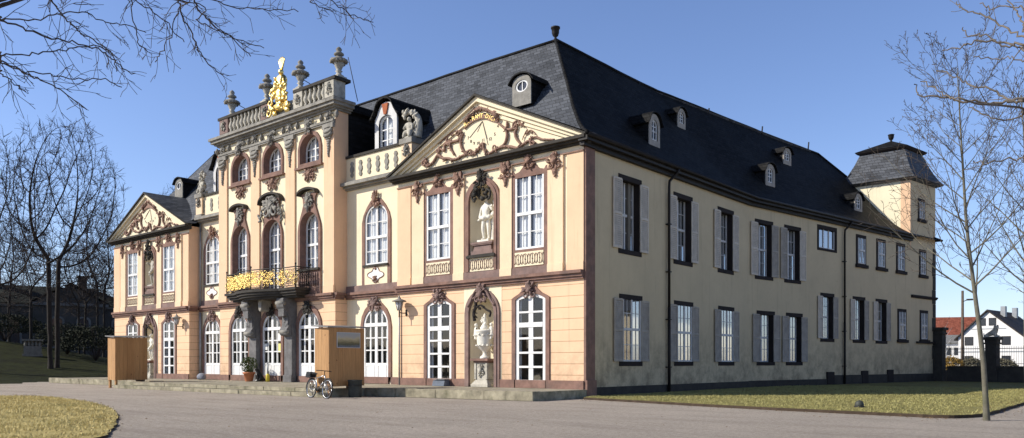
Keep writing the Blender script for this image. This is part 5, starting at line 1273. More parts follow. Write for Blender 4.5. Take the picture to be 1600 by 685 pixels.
for i in range(9): a = g.uniform(0, 6.28); m.tube([(0, 0, .5), (.15*cos(a), .15*sin(a), .8), (.3*cos(a), .3*sin(a), 1.1)], .012, 4)
m.build('foliage', 'leaf_pot', t, recalc=False)
t = thing('dog', 'small black and white dog sitting beside the potted bush', 'dog', (-22.0, -.75, .362), radians(-25))
V_, F_ = skin([(0, .12, .16), (0, 0, .34), (0, -.1, .5), (0, -.14, .64), (0, -.2, .7), (0, -.32, .66), (-.09, -.13, .3), (-.09, -.17, .03), (-.09, -.24, .02), (.09, -.13, .3), (.09, -.17, .03), (.09, -.24, .02), (-.13, .02, .14), (-.14, -.1, .05), (.13, .02, .14), (.14, -.1, .05), (0, .3, .05), (.1, .42, .05)],
   [(0, 1), (1, 2), (2, 3), (3, 4), (4, 5), (2, 6), (6, 7), (7, 8), (2, 9), (9, 10), (10, 11), (0, 12), (12, 13), (0, 14), (14, 15), (0, 16), (16, 17)], [.15, .15, .13, .09, .1, .045, .055, .04, .04, .055, .04, .04, .1, .05, .1, .05, .035, .025])
m = MB(); m.add(V_, F_, True)
for s in (-1, 1): m.tube([(s*.06, -.17, .76), (s*.09, -.17, .84), (s*.1, -.18, .78)], [.035, .025, .01], 5)
m.build('body', 'dog_black', t)
m = MB(); m.blob((0, -.17, .46), (.075, .06, .16)); m.blob((0, -.31, .66), (.04, .055, .04))
for s in (-1, 1): m.blob((s*.09, -.2, .06), (.045, .06, .06))
m.build('white_patches', 'dog_white', t)
t = thing('door_stop', 'slim grey post with a yellow foot before the middle entrance door', 'door stop', (-21.55, -.55, .362))
m = MB(); m.lathe([(.11, 0), (.11, .3), (.09, .42), (.05, .44)], 0, 0, 10); m.build('foot', 'yellow', t)
m = MB(); m.tube([(0, 0, .42), (0, 0, 1.02)], .05, 8); m.tube([(-.2, 0, .92), (-.18, 0, 1.0), (.18, 0, 1.0), (.24, 0, .95)], .02, 5); m.blob((0, 0, 1.06), (.06, .06, .06)); m.build('post', 'zinc', t)
def note(x, z, w, h, mt, lab):
    m = MB(FR); m.box(x-w/2, x+w/2, -.047, -.04, z-h/2, z+h/2); o = m.build('paper_notice', mt); tag(o, lab, 'notice', 'paper notices on the entrance door'); return o
note(-21.22, 2.92, .42, .4, 'paper', 'white paper notice high on the right leaf of the entrance door')
note(-21.2, 2.28, .38, .5, 'paper_yellow', 'yellow paper notice on the right leaf of the entrance door')
note(-22.72, 2.36, .42, .36, 'paper', 'white paper notice on the left leaf of the entrance door')
t = thing('foot_scraper_box', 'low blue grey wedge shaped box against the left glass door of the right gable', 'box', (-7.85, -.28, .362))
m = MB(); m.add([(-.38, -.2, 0), (.38, -.2, 0), (.38, .2, 0), (-.38, .2, 0), (-.38, -.14, .24), (.38, -.14, .24), (.38, .16, .30), (-.38, .16, .30)], [(0, 3, 2, 1), (4, 5, 6, 7), (0, 1, 5, 4), (1, 2, 6, 5), (2, 3, 7, 6), (3, 0, 4, 7)]); m.build('body', 'mat_blue', t)
m = MB(); m.box(-.39, .39, -.16, .17, .30, .315); m.build('top', 'zinc', t)
t = thing('covered_bundle', 'rounded grey blue covered bundle lying before the left link door', 'bundle', (-28.9, -.55, .362))
m = MB(); g = random.Random(3)
V_, F_ = skin([(-.42, 0, .12), (-.2, 0, .2), (.1, 0, .25), (.4, 0, .12)], [(0, 1), (1, 2), (2, 3)], [.15, .22, .25, .15]); m.add(V_, F_, True); m.build('cover', 'cloth_blue', t)
t = thing('ground_lamp', 'small dark dome lamp set in the lawn near its gravel edge', 'lamp', (10.95, -1.35, .09))
m = MB(); m.lathe([(.13, 0), (.13, .08), (.115, .14), (.07, .19), (.02, .21)], 0, 0, 14); m.build('dome', 'bin_paint', t)
m = MB(); m.lathe([(.155, 0), (.155, .03), (.13, .04)], 0, 0, 14); m.build('collar', 'iron', t)
# ------------------------------------------------------------------ trees
def polytube(mb, P, R, n): mb.tube(P, R, n, cap=False)
def grow_branch(rg, p, d, L, r, lvl, cfg, out):
    n = max(3, int(L/cfg['step'][lvl])); n = min(n, 14); seg = L/n; pts = [p.copy()]; rad = [r]; d = d.normalized()
    wig = cfg['wig'][lvl]; trop = cfg['trop'][lvl]
    for i in range(n):
        d = d+Vector((rg.gauss(0, wig), rg.gauss(0, wig), rg.gauss(0, wig)+trop)); d.normalize()
        p = p+d*seg; pts.append(p.copy()); t = (i+1)/n; rad.append(max(cfg['rmin'], r*(1-t*cfg['taper'][lvl])))
    out.append((pts, rad, lvl))
    if lvl >= cfg['levels']: return
    nc = cfg['n'][lvl]; nc = max(1, int(nc*rg.uniform(.75, 1.25)+.5)); t0 = cfg['t0'][lvl]; az = rg.uniform(0, 6.28)
    for k in range(nc):
        t = t0+(1-t0)*((k+rg.random()*.8)/nc); t = min(t, .99); f = t*(len(pts)-1); i = min(int(f), len(pts)-2)
        q = pts[i].lerp(pts[i+1], f-i); dd = (pts[i+1]-pts[i]).normalized()
        az += 2.4+rg.uniform(-.5, .5); ang = cfg['ang'][lvl]*rg.uniform(.75, 1.25)
        x = dd.orthogonal().normalized(); y = dd.cross(x)
        nd = dd*cos(ang)+(x*cos(az)+y*sin(az))*sin(ang)
        LL = L*cfg['ratio'][lvl]*(1-cfg['fall'][lvl]*t)*rg.uniform(.7, 1.2)
        rr = max(cfg['rmin'], lerp(rad[i], rad[i+1], f-i)*cfg['rr'][lvl])
        grow_branch(rg, q, nd, LL, rr, lvl+1, cfg, out)
def make_tree(name, label, loc, H, r0, cfg, seed, mats, group=None, lean=(0, 0), stems=1):
    rg = random.Random(seed); t = thing(name, label, 'tree', loc, 0, group); out = []
    for s in range(stems):
        a = 2*pi*s/stems+seed; d = Vector((lean[0]+(.13*cos(a) if stems > 1 else 0), lean[1]+(.13*sin(a) if stems > 1 else 0), 1))
        p = Vector((.35*r0*stems*cos(a), .35*r0*stems*sin(a), -.15)) if stems > 1 else Vector((0, 0, -.15))
        grow_branch(rg, p, d, H*cfg.get('trunk', .8)*rg.uniform(.9, 1.05), r0, 0, cfg, out)
    a = MB(); b = MB()
    for P, R, l in out:
        if l == 0: R = list(R); R[0] *= 1.25
        if l <= cfg.get('wood', 1): polytube(a, P, R, 9 if l == 0 else 6)
        else: polytube(b, P, R, 4 if l == 2 else 3)
    a.build('trunk', mats[0], t, recalc=False); b.build('crown', mats[1], t, recalc=False)
    return t
BIG = dict(levels=5, step=(1.4, .9, .7, .45, .35, .3), wig=(.035, .085, .12, .15, .17, .2), trop=(.03, .085, .05, .03, .02, .0), taper=(.86, .88, .88, .85, .8, .7),
           n=(15, 8, 6, 5, 4, 0), t0=(.30, .2, .2, .2, .2, 0), ang=(.80, .68, .72, .75, .8), ratio=(.44, .46, .48, .5, .55), fall=(.42, .4, .4, .35, .3), rr=(.46, .55, .58, .6, .65), rmin=.013, trunk=.86, wood=2)
def dist(o): return o
def colonize(rg, base, stems, zc, ra, rb, npts, step, infl, kill, off=(0, 0)):
    from mathutils import kdtree
    A = []
    while len(A) < npts:
        v = Vector((rg.uniform(-1, 1), rg.uniform(-1, 1), rg.uniform(-1, 1)))
        q = v.length*(1+.22*mnoise.noise(v.normalized()*2.1+Vector((base, 0, 0))))
        if q > 1 or (q < .45 and rg.random() < .55): continue
        if v.z < -.2 and v.x**2+v.y**2 < .25*(v.z+1): continue
        A.append(Vector((v.x*ra+off[0], v.y*ra+off[1], zc+v.z*rb)))
    nodes = []; par = []
    for s_ in range(stems):
        a = 2.2+2*pi*s_/stems; p = Vector((.45*(stems-1)*cos(a), .45*(stems-1)*sin(a), -.2)); pr = -1; zt = zc-rb*.55
        d = Vector((.035*(stems-1)*cos(a), .035*(stems-1)*sin(a), 1)).normalized()
        while p.z < zt:
            nodes.append(p.copy()); par.append(pr); pr = len(nodes)-1; p = p+d*step*1.3+Vector((rg.gauss(0, .05), rg.gauss(0, .05), 0))*step
    grow = True; it = 0
    while A and it < 110:
        it += 1; kd = kdtree.KDTree(len(nodes))
        for i, n in enumerate(nodes): kd.insert(n, i)
        kd.balance(); pull = {}; keep = []
        for a in A:
            co, i, d = kd.find(a)
            if d < kill: continue
            keep.append(a)
            if d < infl: pull.setdefault(i, []).append((a-co)/d)
        A = keep
        if not pull: break
        for i, L in pull.items():
            d = Vector((0, 0, .12)); 
            for q in L: d += q
            d += Vector((rg.gauss(0, .22), rg.gauss(0, .22), rg.gauss(0, .22)))
            if par[i] >= 0: d += (nodes[i]-nodes[par[i]]).normalized()*.5*len(L)**.5
            d.normalize(); nodes.append(nodes[i]+d*step); par.append(i)
    return nodes, par
def wild_tree(label, loc, zc, ra, rb, seed, stems=1, npts=1500, tip=.013, tw=(3, .75), group=None, off=(0, 0), mats=('bark_dark', 'twig_dark'), rexp=2.12, name='bare_tree'):
    rg = random.Random(seed); t = thing(name, label, 'tree', loc, 0, group); sc_ = (ra*ra*rb)**(1/3)
    nodes, par = colonize(rg, seed, stems, zc, ra, rb, npts, .068*sc_, .75*sc_, .13*sc_, off); n = len(nodes)
    kid = [[] for _ in range(n)]
    for i, p in enumerate(par):
        if p >= 0: kid[p].append(i)
    w = [0.0]*n
    for i in range(n-1, -1, -1): w[i] = sum(w[k] for k in kid[i])+(tip**rexp if not kid[i] else 0)
    rad = [x**(1/rexp) for x in w]; a = MB(); b = MB(); roots = [i for i in range(n) if par[i] < 0]; st = [(r_, None) for r_ in roots]
    while st:
        i, p0 = st.pop(); P = [nodes[p0]] if p0 is not None else []; R = [rad[i]] if p0 is not None else []
        while True:
            P.append(nodes[i]); R.append(rad[i])
            if not kid[i]: break
            ks = sorted(kid[i], key=lambda k: -w[k]); st += [(k, i) for k in ks[1:]]; i = ks[0]
        if p0 is None: R[0] *= 1.4; R[1] *= 1.12
        if len(P) > 1:
            big = R[0] > .05; polytube(a if big else b, P, R, 9 if R[0] > .15 else 5 if big else 3)
    for i in range(n):
        if rad[i] < tip*2.2 and par[i] >= 0:
            d0 = (nodes[i]-nodes[par[i]]).normalized()
            for k in range(tw[0] if not kid[i] else 1):
                d = (d0+Vector((rg.gauss(0, .55), rg.gauss(0, .55), rg.gauss(.1, .5)))).normalized(); p = nodes[i]; P = [p]; L = tw[1]*rg.uniform(.5, 1.3)
                for j in range(3): d = (d+Vector((rg.gauss(0, .2), rg.gauss(0, .2), rg.gauss(.03, .2)))).normalized(); p = p+d*L/3; P.append(p)
                polytube(b, P, [tip*.8, tip*.7, tip*.6, tip*.5], 3)
    a.build('trunk', mats[0], t, recalc=False); b.build('crown', mats[1], t, recalc=False); return t
for px, D, zc, ra, rb, sd, st, np_, lab, off in (
    (84, 72, 14.6, 5.2, 7.8, 11, 2, 4600, 'tall twin stemmed bare tree with a broad round crown left of the palace', (.9, .3)),
    (-16, 66, 12.2, 4.6, 8.0, 12, 1, 2400, 'large bare tree cut by the left edge of the photo', (0, 0)),
    (158, 96, 12.6, 3.9, 6.6, 13, 2, 2200, 'bare tree close behind the left corner of the palace', (0, 0)),
    (48, 84, 8.6, 3.2, 5.0, 14, 1, 900, 'slender bare tree in front of the dark garden house', (0, 0)),
    (128, 88, 8.2, 3.2, 4.6, 15, 2, 1400, 'low bushy bare tree between the tall one and the palace corner', (0, 0)),
    (14, 94, 9.0, 4.2, 5.6, 16, 1, 1000, 'dark bare tree behind the big one at the left edge', (0, 0)),
    (176, 108, 9.5, 4.2, 5.2, 18, 2, 1600, 'dark bushy bare tree just left of the palace wall, behind the crate', (0, 0))):
    v = cw(px, D); v.z = hgt(v.x, v.y); wild_tree(lab, v, zc, ra, rb, sd, st, np_, .018 if sd == 11 else .015 if D < 90 else .017, (6, .9), 'bare trees around the garden house', off, rexp=2.12 if sd == 11 else 2.3)
v = cw(283, 120); v.z = 0; wild_tree('bare tree whose top shows above the left roof slope', v, 22.5, 4.2, 6.6, 23, 1, 700, .018, (3, .9))
YNG = dict(levels=4, step=(.7, .45, .35, .25, .2), wig=(.018, .07, .11, .14, .16), trop=(.01, .085, .05, .03, .01), taper=(.86, .85, .8, .75, .7),
           n=(26, 7, 4, 2, 0), t0=(.33, .12, .15, .2, 0), ang=(.85, .55, .65, .7), ratio=(.47, .46, .44, .45), fall=(.66, .45, .4, .3), rr=(.5, .55, .6, .65), rmin=.005, trunk=1.0, wood=1)
v = cw(1542, 19.5); make_tree('young_tree', 'young bare tree with a slim leaning trunk at the lawn corner', v, 9.0, .07, YNG, 5, ('bark_young', 'twig_young'), lean=(-.035, -.005))
v = cw(1606, 27.5); make_tree('young_tree', 'young bare tree at the right edge, farther back beside the path', v, 11.6, .095, YNG, 8, ('bark_young', 'twig_young'), lean=(-.03, .01))
v = cw(1640, 46); make_tree('young_tree', 'bare tree mostly outside the right edge behind the other two', v, 12.5, .13, YNG, 9, ('bark_young', 'twig_young'))
# ---- branches hanging into the photo from two trees beside the viewpoint
def twigs(rg, P, R, out, dens, L0, lvl=0, zb=0.0):
    tot = sum((P[i+1]-P[i]).length for i in range(len(P)-1)); n = int(tot*dens)
    for k in range(n):
        f = rg.uniform(.12, .98)*(len(P)-1); i = min(int(f), len(P)-2); q = P[i].lerp(P[i+1], f-i); d = (P[i+1]-P[i]).normalized()
        x = d.orthogonal().normalized(); y = d.cross(x); a = rg.uniform(0, 6.28); g = rg.uniform(.5, 1.0)
        nd = (d*cos(g)+(x*cos(a)+y*sin(a))*sin(g)); nd.z += zb; nd.normalize()
        L = L0*rg.uniform(.4, 1.25)*(1-.35*f/(len(P)-1)); m_ = max(3, int(L/.09)); pts = [q.copy()]; p = q.copy()
        for j in range(m_):
            nd = (nd+Vector((rg.gauss(0, .16), rg.gauss(0, .16), rg.gauss(0, .16)+.01))).normalized(); p = p+nd*(L/m_); pts.append(p.copy())
        r = max(.0034, R[min(i, len(R)-1)]*.5); rs = [max(.003, r*(1-.6*j/m_)) for j in range(m_+1)]
        out.append((pts, rs)); 
        if lvl < 2: twigs(rg, pts, rs, out, dens*(1.0 if lvl == 0 else .8), L0*.5, lvl+1, zb)
def overhang(label, tpx, tD, lines, seed, mats, th, dens, L0, H_, r0, zb=0.0):
    rg = random.Random(seed); v = cw(tpx, tD); t = thing('overhanging_tree', label, 'tree', v); a = MB(); b = MB()
    loc = lambda p: p-v
    top = v+Vector((0, 0, H_)); TP = [v+Vector((0, 0, -.1)), v+Vector((.1, .05, H_*.35)), v+Vector((0, .15, H_*.7)), top]
    polytube(a, [loc(p) for p in spline(TP, 4)], [r0*(1.3-1.0*i/12) for i in range(13)], 10)
    for D0, D1, rad_, P in lines:
        rad_ *= .68
        n = len(P); Q = [cz(px, py, lerp(D0, D1, i/max(1, n-1))) for i, (px, py) in enumerate(P)]
        zt = max(2.4, min(H_*.95, Q[0].z-.8)); st = v+Vector((0, .1, zt)); dirn = (Q[1]-Q[0]).normalized(); L = (Q[0]-st).length
        S0 = [st, st.lerp(Q[0], .5)+Vector((0, 0, .12*L))] ; S = spline(S0+Q, 5)
        rs = [lerp(rad_*2.0, rad_, min(1, i/9)) if i < 10 else lerp(rad_, .006, (i-10)/max(1, len(S)-11)) for i in range(len(S))]
        for i in range(1, len(S)): S[i] = S[i]+Vector((rg.uniform(-1, 1), rg.uniform(-1, 1), rg.uniform(-1, 1)))*.018*th
        polytube(a, [loc(p) for p in S], rs, 6)
        out = []; twigs(rg, S[8:], rs[8:], out, dens, L0, 0, zb)
        for P_, R_ in out: polytube(b, [loc(p) for p in P_], R_, 4)
    a.build('trunk', mats[0], t, recalc=False); b.build('crown', mats[1], t, recalc=False); return t
def zo(P, s=2.58, ox=0, oy=0): return [(ox+x/s, oy+y/s) for x, y in P]
LL = [(8.5, 10, .016, [(-10, 76), (0, 80), (110, 120), (200, 155), (290, 170), (370, 190), (430, 220), (480, 265), (540, 298)]), (8.2, 9.5, .013, [(-10, 224), (0, 225), (90, 220), (200, 210), (300, 198), (400, 185), (450, 210)]),
      (8.0, 9, .014, [(-10, 236), (0, 240), (80, 280), (150, 320), (250, 370), (345, 437)]), (8.6, 9.5, .012, [(-10, 250), (0, 255), (100, 290), (200, 300), (300, 320), (420, 320), (490, 358)]),
      (9, 10, .014, [(195, -25), (210, 0), (250, 60), (300, 110), (360, 150), (440, 210), (475, 290)]), (8.8, 10.5, .012, [(-10, 80), (0, 80), (140, 78), (230, 60), (330, 50), (430, 90), (520, 105), (590, 130)]),
      (9.5, 11, .016, [(715, -20), (720, 0), (740, 70), (780, 150), (800, 200), (850, 265), (905, 305)]), (9.5, 10.5, .010, [(722, 0), (720, 40), (700, 110), (660, 200), (625, 250)]),
      (10, 11.5, .018, [(770, -20), (785, 10), (820, 65), (880, 120), (960, 160), (1060, 190)]), (10, 11.5, .012, [(830, -20), (850, 0), (950, 30), (1080, 40), (1200, 42)]),
      (10.5, 12, .011, [(1310, -20), (1330, 0), (1390, 45), (1440, 70), (1500, 88)]), (10.2, 11.5, .008, [(1220, -15), (1250, 5), (1300, 30), (1340, 50)]), (9, 10, .010, [(520, -20), (525, 0), (540, 90), (560, 170), (600, 210)]),
      (9.2, 10.2, .010, [(525, -15), (545, 0), (620, 50), (680, 100), (740, 170)]), (8.4, 9, .010, [(-10, 290), (0, 300), (50, 330), (100, 375)]), (9.6, 10.6, .010, [(800, 20), (790, 80), (850, 110), (930, 150), (1010, 230)])]
overhang('bare tree beside the viewpoint whose drooping twigs cross the upper left sky', -150, 8.6, [(a, b, c, zo(P)) for a, b, c, P in LL], 41, ('twig_over', 'twig_over'), 1.0, 6.0, .5, 7.2, .2, -.12)
RL = [(8.5, 9.2, .022, [(625, 132), (604, 136), (560, 141), (500, 130), (440, 137), (400, 152), (345, 155)]), (8.8, 9.8, .02, [(625, 130), (604, 120), (560, 100), (500, 60), (450, 40), (410, 25), (395, 5)]),
      (8.2, 8.8, .026, [(625, 313), (604, 316), (560, 322), (480, 320), (400, 320), (330, 305), (275, 300), (262, 265)]), (8.3, 8.9, .014, [(420, 321), (370, 308), (330, 275), (275, 255)]),
      (8.4, 9.2, .02, [(610, 318), (540, 310), (500, 280), (430, 265), (380, 240), (330, 220)]), (9, 9.6, .018, [(620, 160), (590, 150), (530, 140), (480, 110), (430, 110), (410, 90)]),
      (8.0, 8.4, .013, [(620, 495), (604, 500), (520, 505), (470, 515), (450, 500)]), (9, 9.5, .012, [(620, 195), (604, 190), (560, 182), (520, 186), (450, 180)]), (8.4, 8.8, .014, [(620, 352), (604, 360), (540, 375), (480, 362), (430, 335)]),
      (9.2, 10, .018, [(620, 110), (604, 85), (585, 40), (560, 0), (550, -20)]), (9.2, 10, .014, [(620, 40), (604, 25), (560, 20), (500, 25), (470, 10)])]
overhang('tree beside the viewpoint whose knobbly tan branches reach in at the upper right', 1790, 8.6, [(a, b, c, zo(P, 2.013, 1300, 0)) for a, b, c, P in RL], 42, ('twig_lit', 'twig_lit'), 1.3, 2.6, .34, 7.6, .22, .06)
# ------------------------------------------------------------------ bushes
def bush(label, px, D, w, h, mat, seed, n=2600, leafy=True, z=0.0, name='shrub'):
    g = random.Random(seed); v = cw(px, D); v.z = hgt(v.x, v.y)+z; t = thing(name, label, 'shrub', v); m = MB(); s = MB()
    for i in range(40):
        a = g.uniform(0, 6.28); q = g.uniform(.3, 1)
        s.tube(spline([(0, 0, 0), (w*.2*q*cos(a), w*.2*q*sin(a), h*.45), (w*.45*q*cos(a), w*.45*q*sin(a), h*g.uniform(.7, 1.0))], 3), .018, 3)
    s.build('stem', 'twig_dark', t, recalc=False)
    for i in range(n):
        a = g.uniform(0, 6.28); b = g.uniform(-.3, 1); rr = g.uniform(.65, 1)**.6; k = sqrt(max(0, 1-b*b)); lump = 1+.25*mnoise.noise((cos(a)*2+seed, sin(a)*2, b*2))
        c = (w/2*k*cos(a)*rr*lump, w/2*k*sin(a)*rr*lump, max(.02, h*.45+h*.55*b*rr*lump)); q = g.uniform(.05, .11)*(.6+w*.12); e = g.uniform(0, 6.28); f = g.uniform(-.6, .6)
        m.add([(c[0]-q*cos(e), c[1]-q*sin(e), c[2]), (c[0], c[1], c[2]+q*f), (c[0]+q*cos(e), c[1]+q*sin(e), c[2]+q*.3), (c[0], c[1], c[2]+q*(f+.9))], [(0, 1, 2, 3)])
    m.build('foliage', mat, t, recalc=False); return t
bush('yellowish brown shrub behind the low wall next to the palace end', 1486, 66, 2.3, 1.9, 'leaf_yellow', 1)
bush('rounded grey shrub just left of the stone gate pier', 1518, 70, 1.9, 1.9, 'leaf_grey', 2)
bush('grey leafless shrub just right of the stone gate pier', 1566, 72, 2.6, 1.8, 'leaf_grey', 3)
bush('dark evergreen hedge in front of the garden house, nearest the palace', 150, 82, 7.0, 3.6, 'leaf_hedge', 4, 3500, name='hedge')
bush('dark evergreen hedge in the middle below the garden house', 105, 84, 6.0, 3.2, 'leaf_hedge', 5, 3000, name='hedge')
bush('dark evergreen hedge at the far left below the garden house', 8, 88, 8.0, 3.0, 'leaf_hedge', 6, 3500, name='hedge')
# ------------------------------------------------------------------ background buildings
def house_frame(px, D, z, rot): v = cw(px, D); return v, rot
VR = atan2(EX[1]*0+EY[1]*1, 1)
view_ang = atan2(EY[1], EX[1])  # direction straight away from the viewpoint
def hloc(px, D, turn, z=0): v = cw(px, D); v.z = z; bearing = atan2(v.y-CAM.y, v.x-CAM.x); return v, bearing-pi/2+turn   # local +y points away from the viewer
# dark garden house at left
v, a = hloc(88, 102, .12); v.z = hgt(v.x, v.y)-.6
gh = thing('garden_house', 'dark shaded villa with low hipped roof and central gable behind the bare trees', 'house', v, a)
m = MB(); m.box(-12, 9.0, 0, 10, 0, 7.0); m.build('wall', 'far_wall', gh)
m = MB(); m.box(-2.6, 5.6, -.5, 0, 0, 7.2); m.build('wall', 'far_wall', gh)
m = MB(); m.add([(-12.6, -.6, 7.0), (9.6, -.6, 7.0), (9.6, 10.6, 7.0), (-12.6, 10.6, 7.0), (-7, 5, 9.6), (5, 5, 9.6)], [(0, 1, 5, 4), (1, 2, 5), (2, 3, 4, 5), (3, 0, 4)]); m.add([(-3, -1, 7.2), (6, -1, 7.2), (1.5, -1, 9.8), (-3, 5, 7.2), (6, 5, 7.2), (1.5, 5, 9.8)], [(0, 2, 5, 3), (1, 4, 5, 2)]); R_ = m.build('roof', 'far_roof', gh)
m = MB(); m.add([(-2.6, -.52, 7.2), (5.6, -.52, 7.2), (1.5, -.52, 9.5)], [(0, 1, 2)]); m.build('gable', 'far_wall', gh)
for x, h in ((-6.2, 11.4), (3.6, 11.0)): m = MB(); m.box(x-.5, x+.5, 4, 5, 8, h); m.box(x-.6, x+.6, 3.9, 5.1, h, h+.2); m.build('chimney', 'far_wall', R_)
for x in (-10, -7.2, -4.6, 0, 3, 7.2):
    y = -.54 if -2.6 < x < 5.6 else -.03
    m = MB(Frame(x, y, 1, 0, 0, -1)); m.ring(arch(0, 1.7, 1.4, 4.9, 5.5), arch(0, 1.2, 1.6, 4.8, 5.3), 0, .1); w_ = m.build('window', 'far_trim', gh)
    m = MB(Frame(x, y, 1, 0, 0, -1)); m.sheet(arch(0, 1.2, 1.6, 4.8, 5.3), (), .01); m.build('pane', 'dark_glass', w_, recalc=False)
m = MB(); m.box(-12.3, 9.3, -.25, 0, 6.6, 7.0); m.box(-2.9, 5.9, -.8, -.5, 6.8, 7.2); m.build('cornice', 'far_trim', gh)
# pale stone balustrade pedestal on the slope
v, a = hloc(51, 78, 0); v.z = hgt(v.x, v.y)-.1
t = thing('stone_pedestal', 'pale carved stone pedestal on the shaded slope between the trees', 'pedestal', v, a)
m = MB(); m.box(-.85, .85, -.5, .5, 0, .25); m.box(-.75, .75, -.42, .42, .25, 1.0); m.build('base', 'far_pale', t)
m = MB()
for i in range(5): m.lathe([(.1, 1.0), (.14, 1.15), (.07, 1.4), (.1, 1.5)], -.6+i*.3, -.2, 8)
m.box(-.75, .75, -.05, .4, 1.0, 1.5); m.build('baluster_panel', 'far_pale', t); m = MB(); m.box(-.9, .9, -.52, .52, 1.5, 1.68); m.build('cap', 'far_pale', t)
# wall, fence and gate piers at the right end
EB = WB(24.2, 0, 0); FW = Frame(EB[0], EB[1], bc, -bs, -bs*-1*-1, -bc)
FW = Frame(EB[0], EB[1], bc, -bs, -bs, -bc)
def fthing(name, label, cat, u): p = FW(u, 0, 0); return thing(name, label, cat, p, -BA)
t = fthing('garden_wall', 'low shaded stone wall running right from the palace end', 'wall', 0)
m = MB(); m.box(.9, 30, -.2, .2, -.1, 1.08); m.build('body', 'dark_stone', t); m = MB(); m.box(.9, 30, -.26, .26, 1.08, 1.2); m.build('coping', 'dark_stone', t)
t = fthing('iron_fence', 'black iron railing standing on the low wall', 'fence', 0)
m = MB(); m.box(.9, 30, -.02, .02, 2.42, 2.47); m.box(.9, 30, -.02, .02, 1.35, 1.39); m.build('rail', 'fence_iron', t)
m = MB()
for i in range(200):
    x = 1.0+i*.145
    if 3.3 < x < 4.45: continue
    m.tube([(x, 0, 1.2), (x, 0, 2.62)], .010, 4)
m.build('bars', 'fence_iron', t)
def pier(u, w, h, label, mt):
    t = fthing('gate_pier', label, 'pier', u); m = MB(); m.box(-w/2, w/2, -w/2, w/2, -.1, h-.5); m.box(-w/2-.06, w/2+.06, -w/2-.06, w/2+.06, -.1, .9); m.build('shaft', mt, t)
    m = MB(); m.box(-w/2-.08, w/2+.08, -w/2-.08, w/2+.08, h-.5, h-.38); m.box(-w/2-.02, w/2+.02, -w/2-.02, w/2+.02, h-.38, h-.2); m.box(-w/2-.14, w/2+.14, -w/2-.14, w/2+.14, h-.2, h); m.build('cap', mt, t)
pier(.28, .66, 4.05, 'tall dark stone pier attached to the palace end', 'dark_stone'); pier(3.85, .72, 3.25, 'stone gate pier carrying a pale lion', 'dark_stone')
p = FW(3.85, 0, 3.25); t = thing('stone_lion', 'pale stone lion resting on top of the gate pier', 'statue', p, -BA)
V_, F_ = skin([(-.4, 0, .15), (-.15, 0, .24), (.12, 0, .34), (.24, 0, .55), (.26, -.02, .74), (.36, -.05, .7), (.2, -.12, .1), (.44, -.12, .05), (.2, .12, .1), (.44, .12, .05), (-.4, -.15, .08), (-.2, -.18, .06), (-.55, .02, .1), (-.6, .12, .3)], [(0, 1), (1, 2), (2, 3), (3, 4), (4, 5), (2, 6), (6, 7), (2, 8), (8, 9), (0, 10), (10, 11), (0, 12), (12, 13)], [.16, .17, .17, .16, .14, .07, .08, .06, .08, .06, .1, .06, .04, .03])
m = MB(); m.add(V_, F_, True); m.build('body', 'pale_stone', t)
m = MB(); g = random.Random(2)
for i in range(14): a_ = g.uniform(0, 6.28); m.blob((.22+.13*cos(a_), .13*sin(a_), .62+g.uniform(-.14, .2)), (.07, .06, .07), 0, .2, g)
m.build('mane', 'pale_stone', t); m = MB(); m.box(-.5, .5, -.24, .24, 0, .05); m.build('base', 'pale_stone', t)
# utility pole
v = cw(1504, 76); t = thing('utility_pole', 'wooden utility pole with a small lamp arm behind the iron fence', 'pole', v)
m = MB(); m.tube([(0, 0, 0), (.0, 0, 8.3)], [.15, .11], 8); m.build('post', 'utility_wood', t)
m = MB(); m.tube([(0, 0, 7.25), (.75*EX[0], .75*EX[1]*1, 7.4)], .04, 5); m.box(.45, .95, -.15-.55, .15-.45, 7.32, 7.46); m.build('lamp_arm', 'iron', t)
# houses behind
v, a = hloc(1547, 112, -.30)
h = thing('white_house', 'white gabled house with dark roof behind the fence at the right', 'house', v, a)
m = MB(); m.add([(-4.1, 0, 0), (4.1, 0, 0), (4.1, 0, 5.1), (-.3, 0, 8.75), (-4.1, 0, 5.1)], [(0, 1, 2, 3, 4)]); m.add([(4.1, 0, 0), (4.1, 11, 0), (4.1, 11, 5.1), (4.1, 0, 5.1), (-4.1, 11, 0), (-4.1, 11, 5.1), (-4.1, 0, 0), (-4.1, 0, 5.1), (-.3, 11, 8.75)], [(0, 1, 2, 3), (4, 6, 7, 5), (1, 4, 5, 8, 2)]); m.build('wall', 'house_white', h, recalc=False)
m = MB(); 
for s, xe in ((1, 4.6), (-1, -4.6)): m.add([(-.3, -.35, 8.95), (xe, -.35, 4.85), (xe, 11.3, 4.85), (-.3, 11.3, 8.95), (-.3, -.35, 8.75), (xe, -.35, 4.65), (xe, 11.3, 4.65), (-.3, 11.3, 8.75)], [(0, 1, 2, 3), (7, 6, 5, 4), (0, 4, 5, 1), (1, 5, 6, 2), (2, 6, 7, 3)])
R_ = m.build('roof', 'house_roof', h)
for y in (3, 8): m = MB(); m.box(.4, 1.0, y, y+.7, 8, 9.5); m.build('chimney', 'zinc', R_)
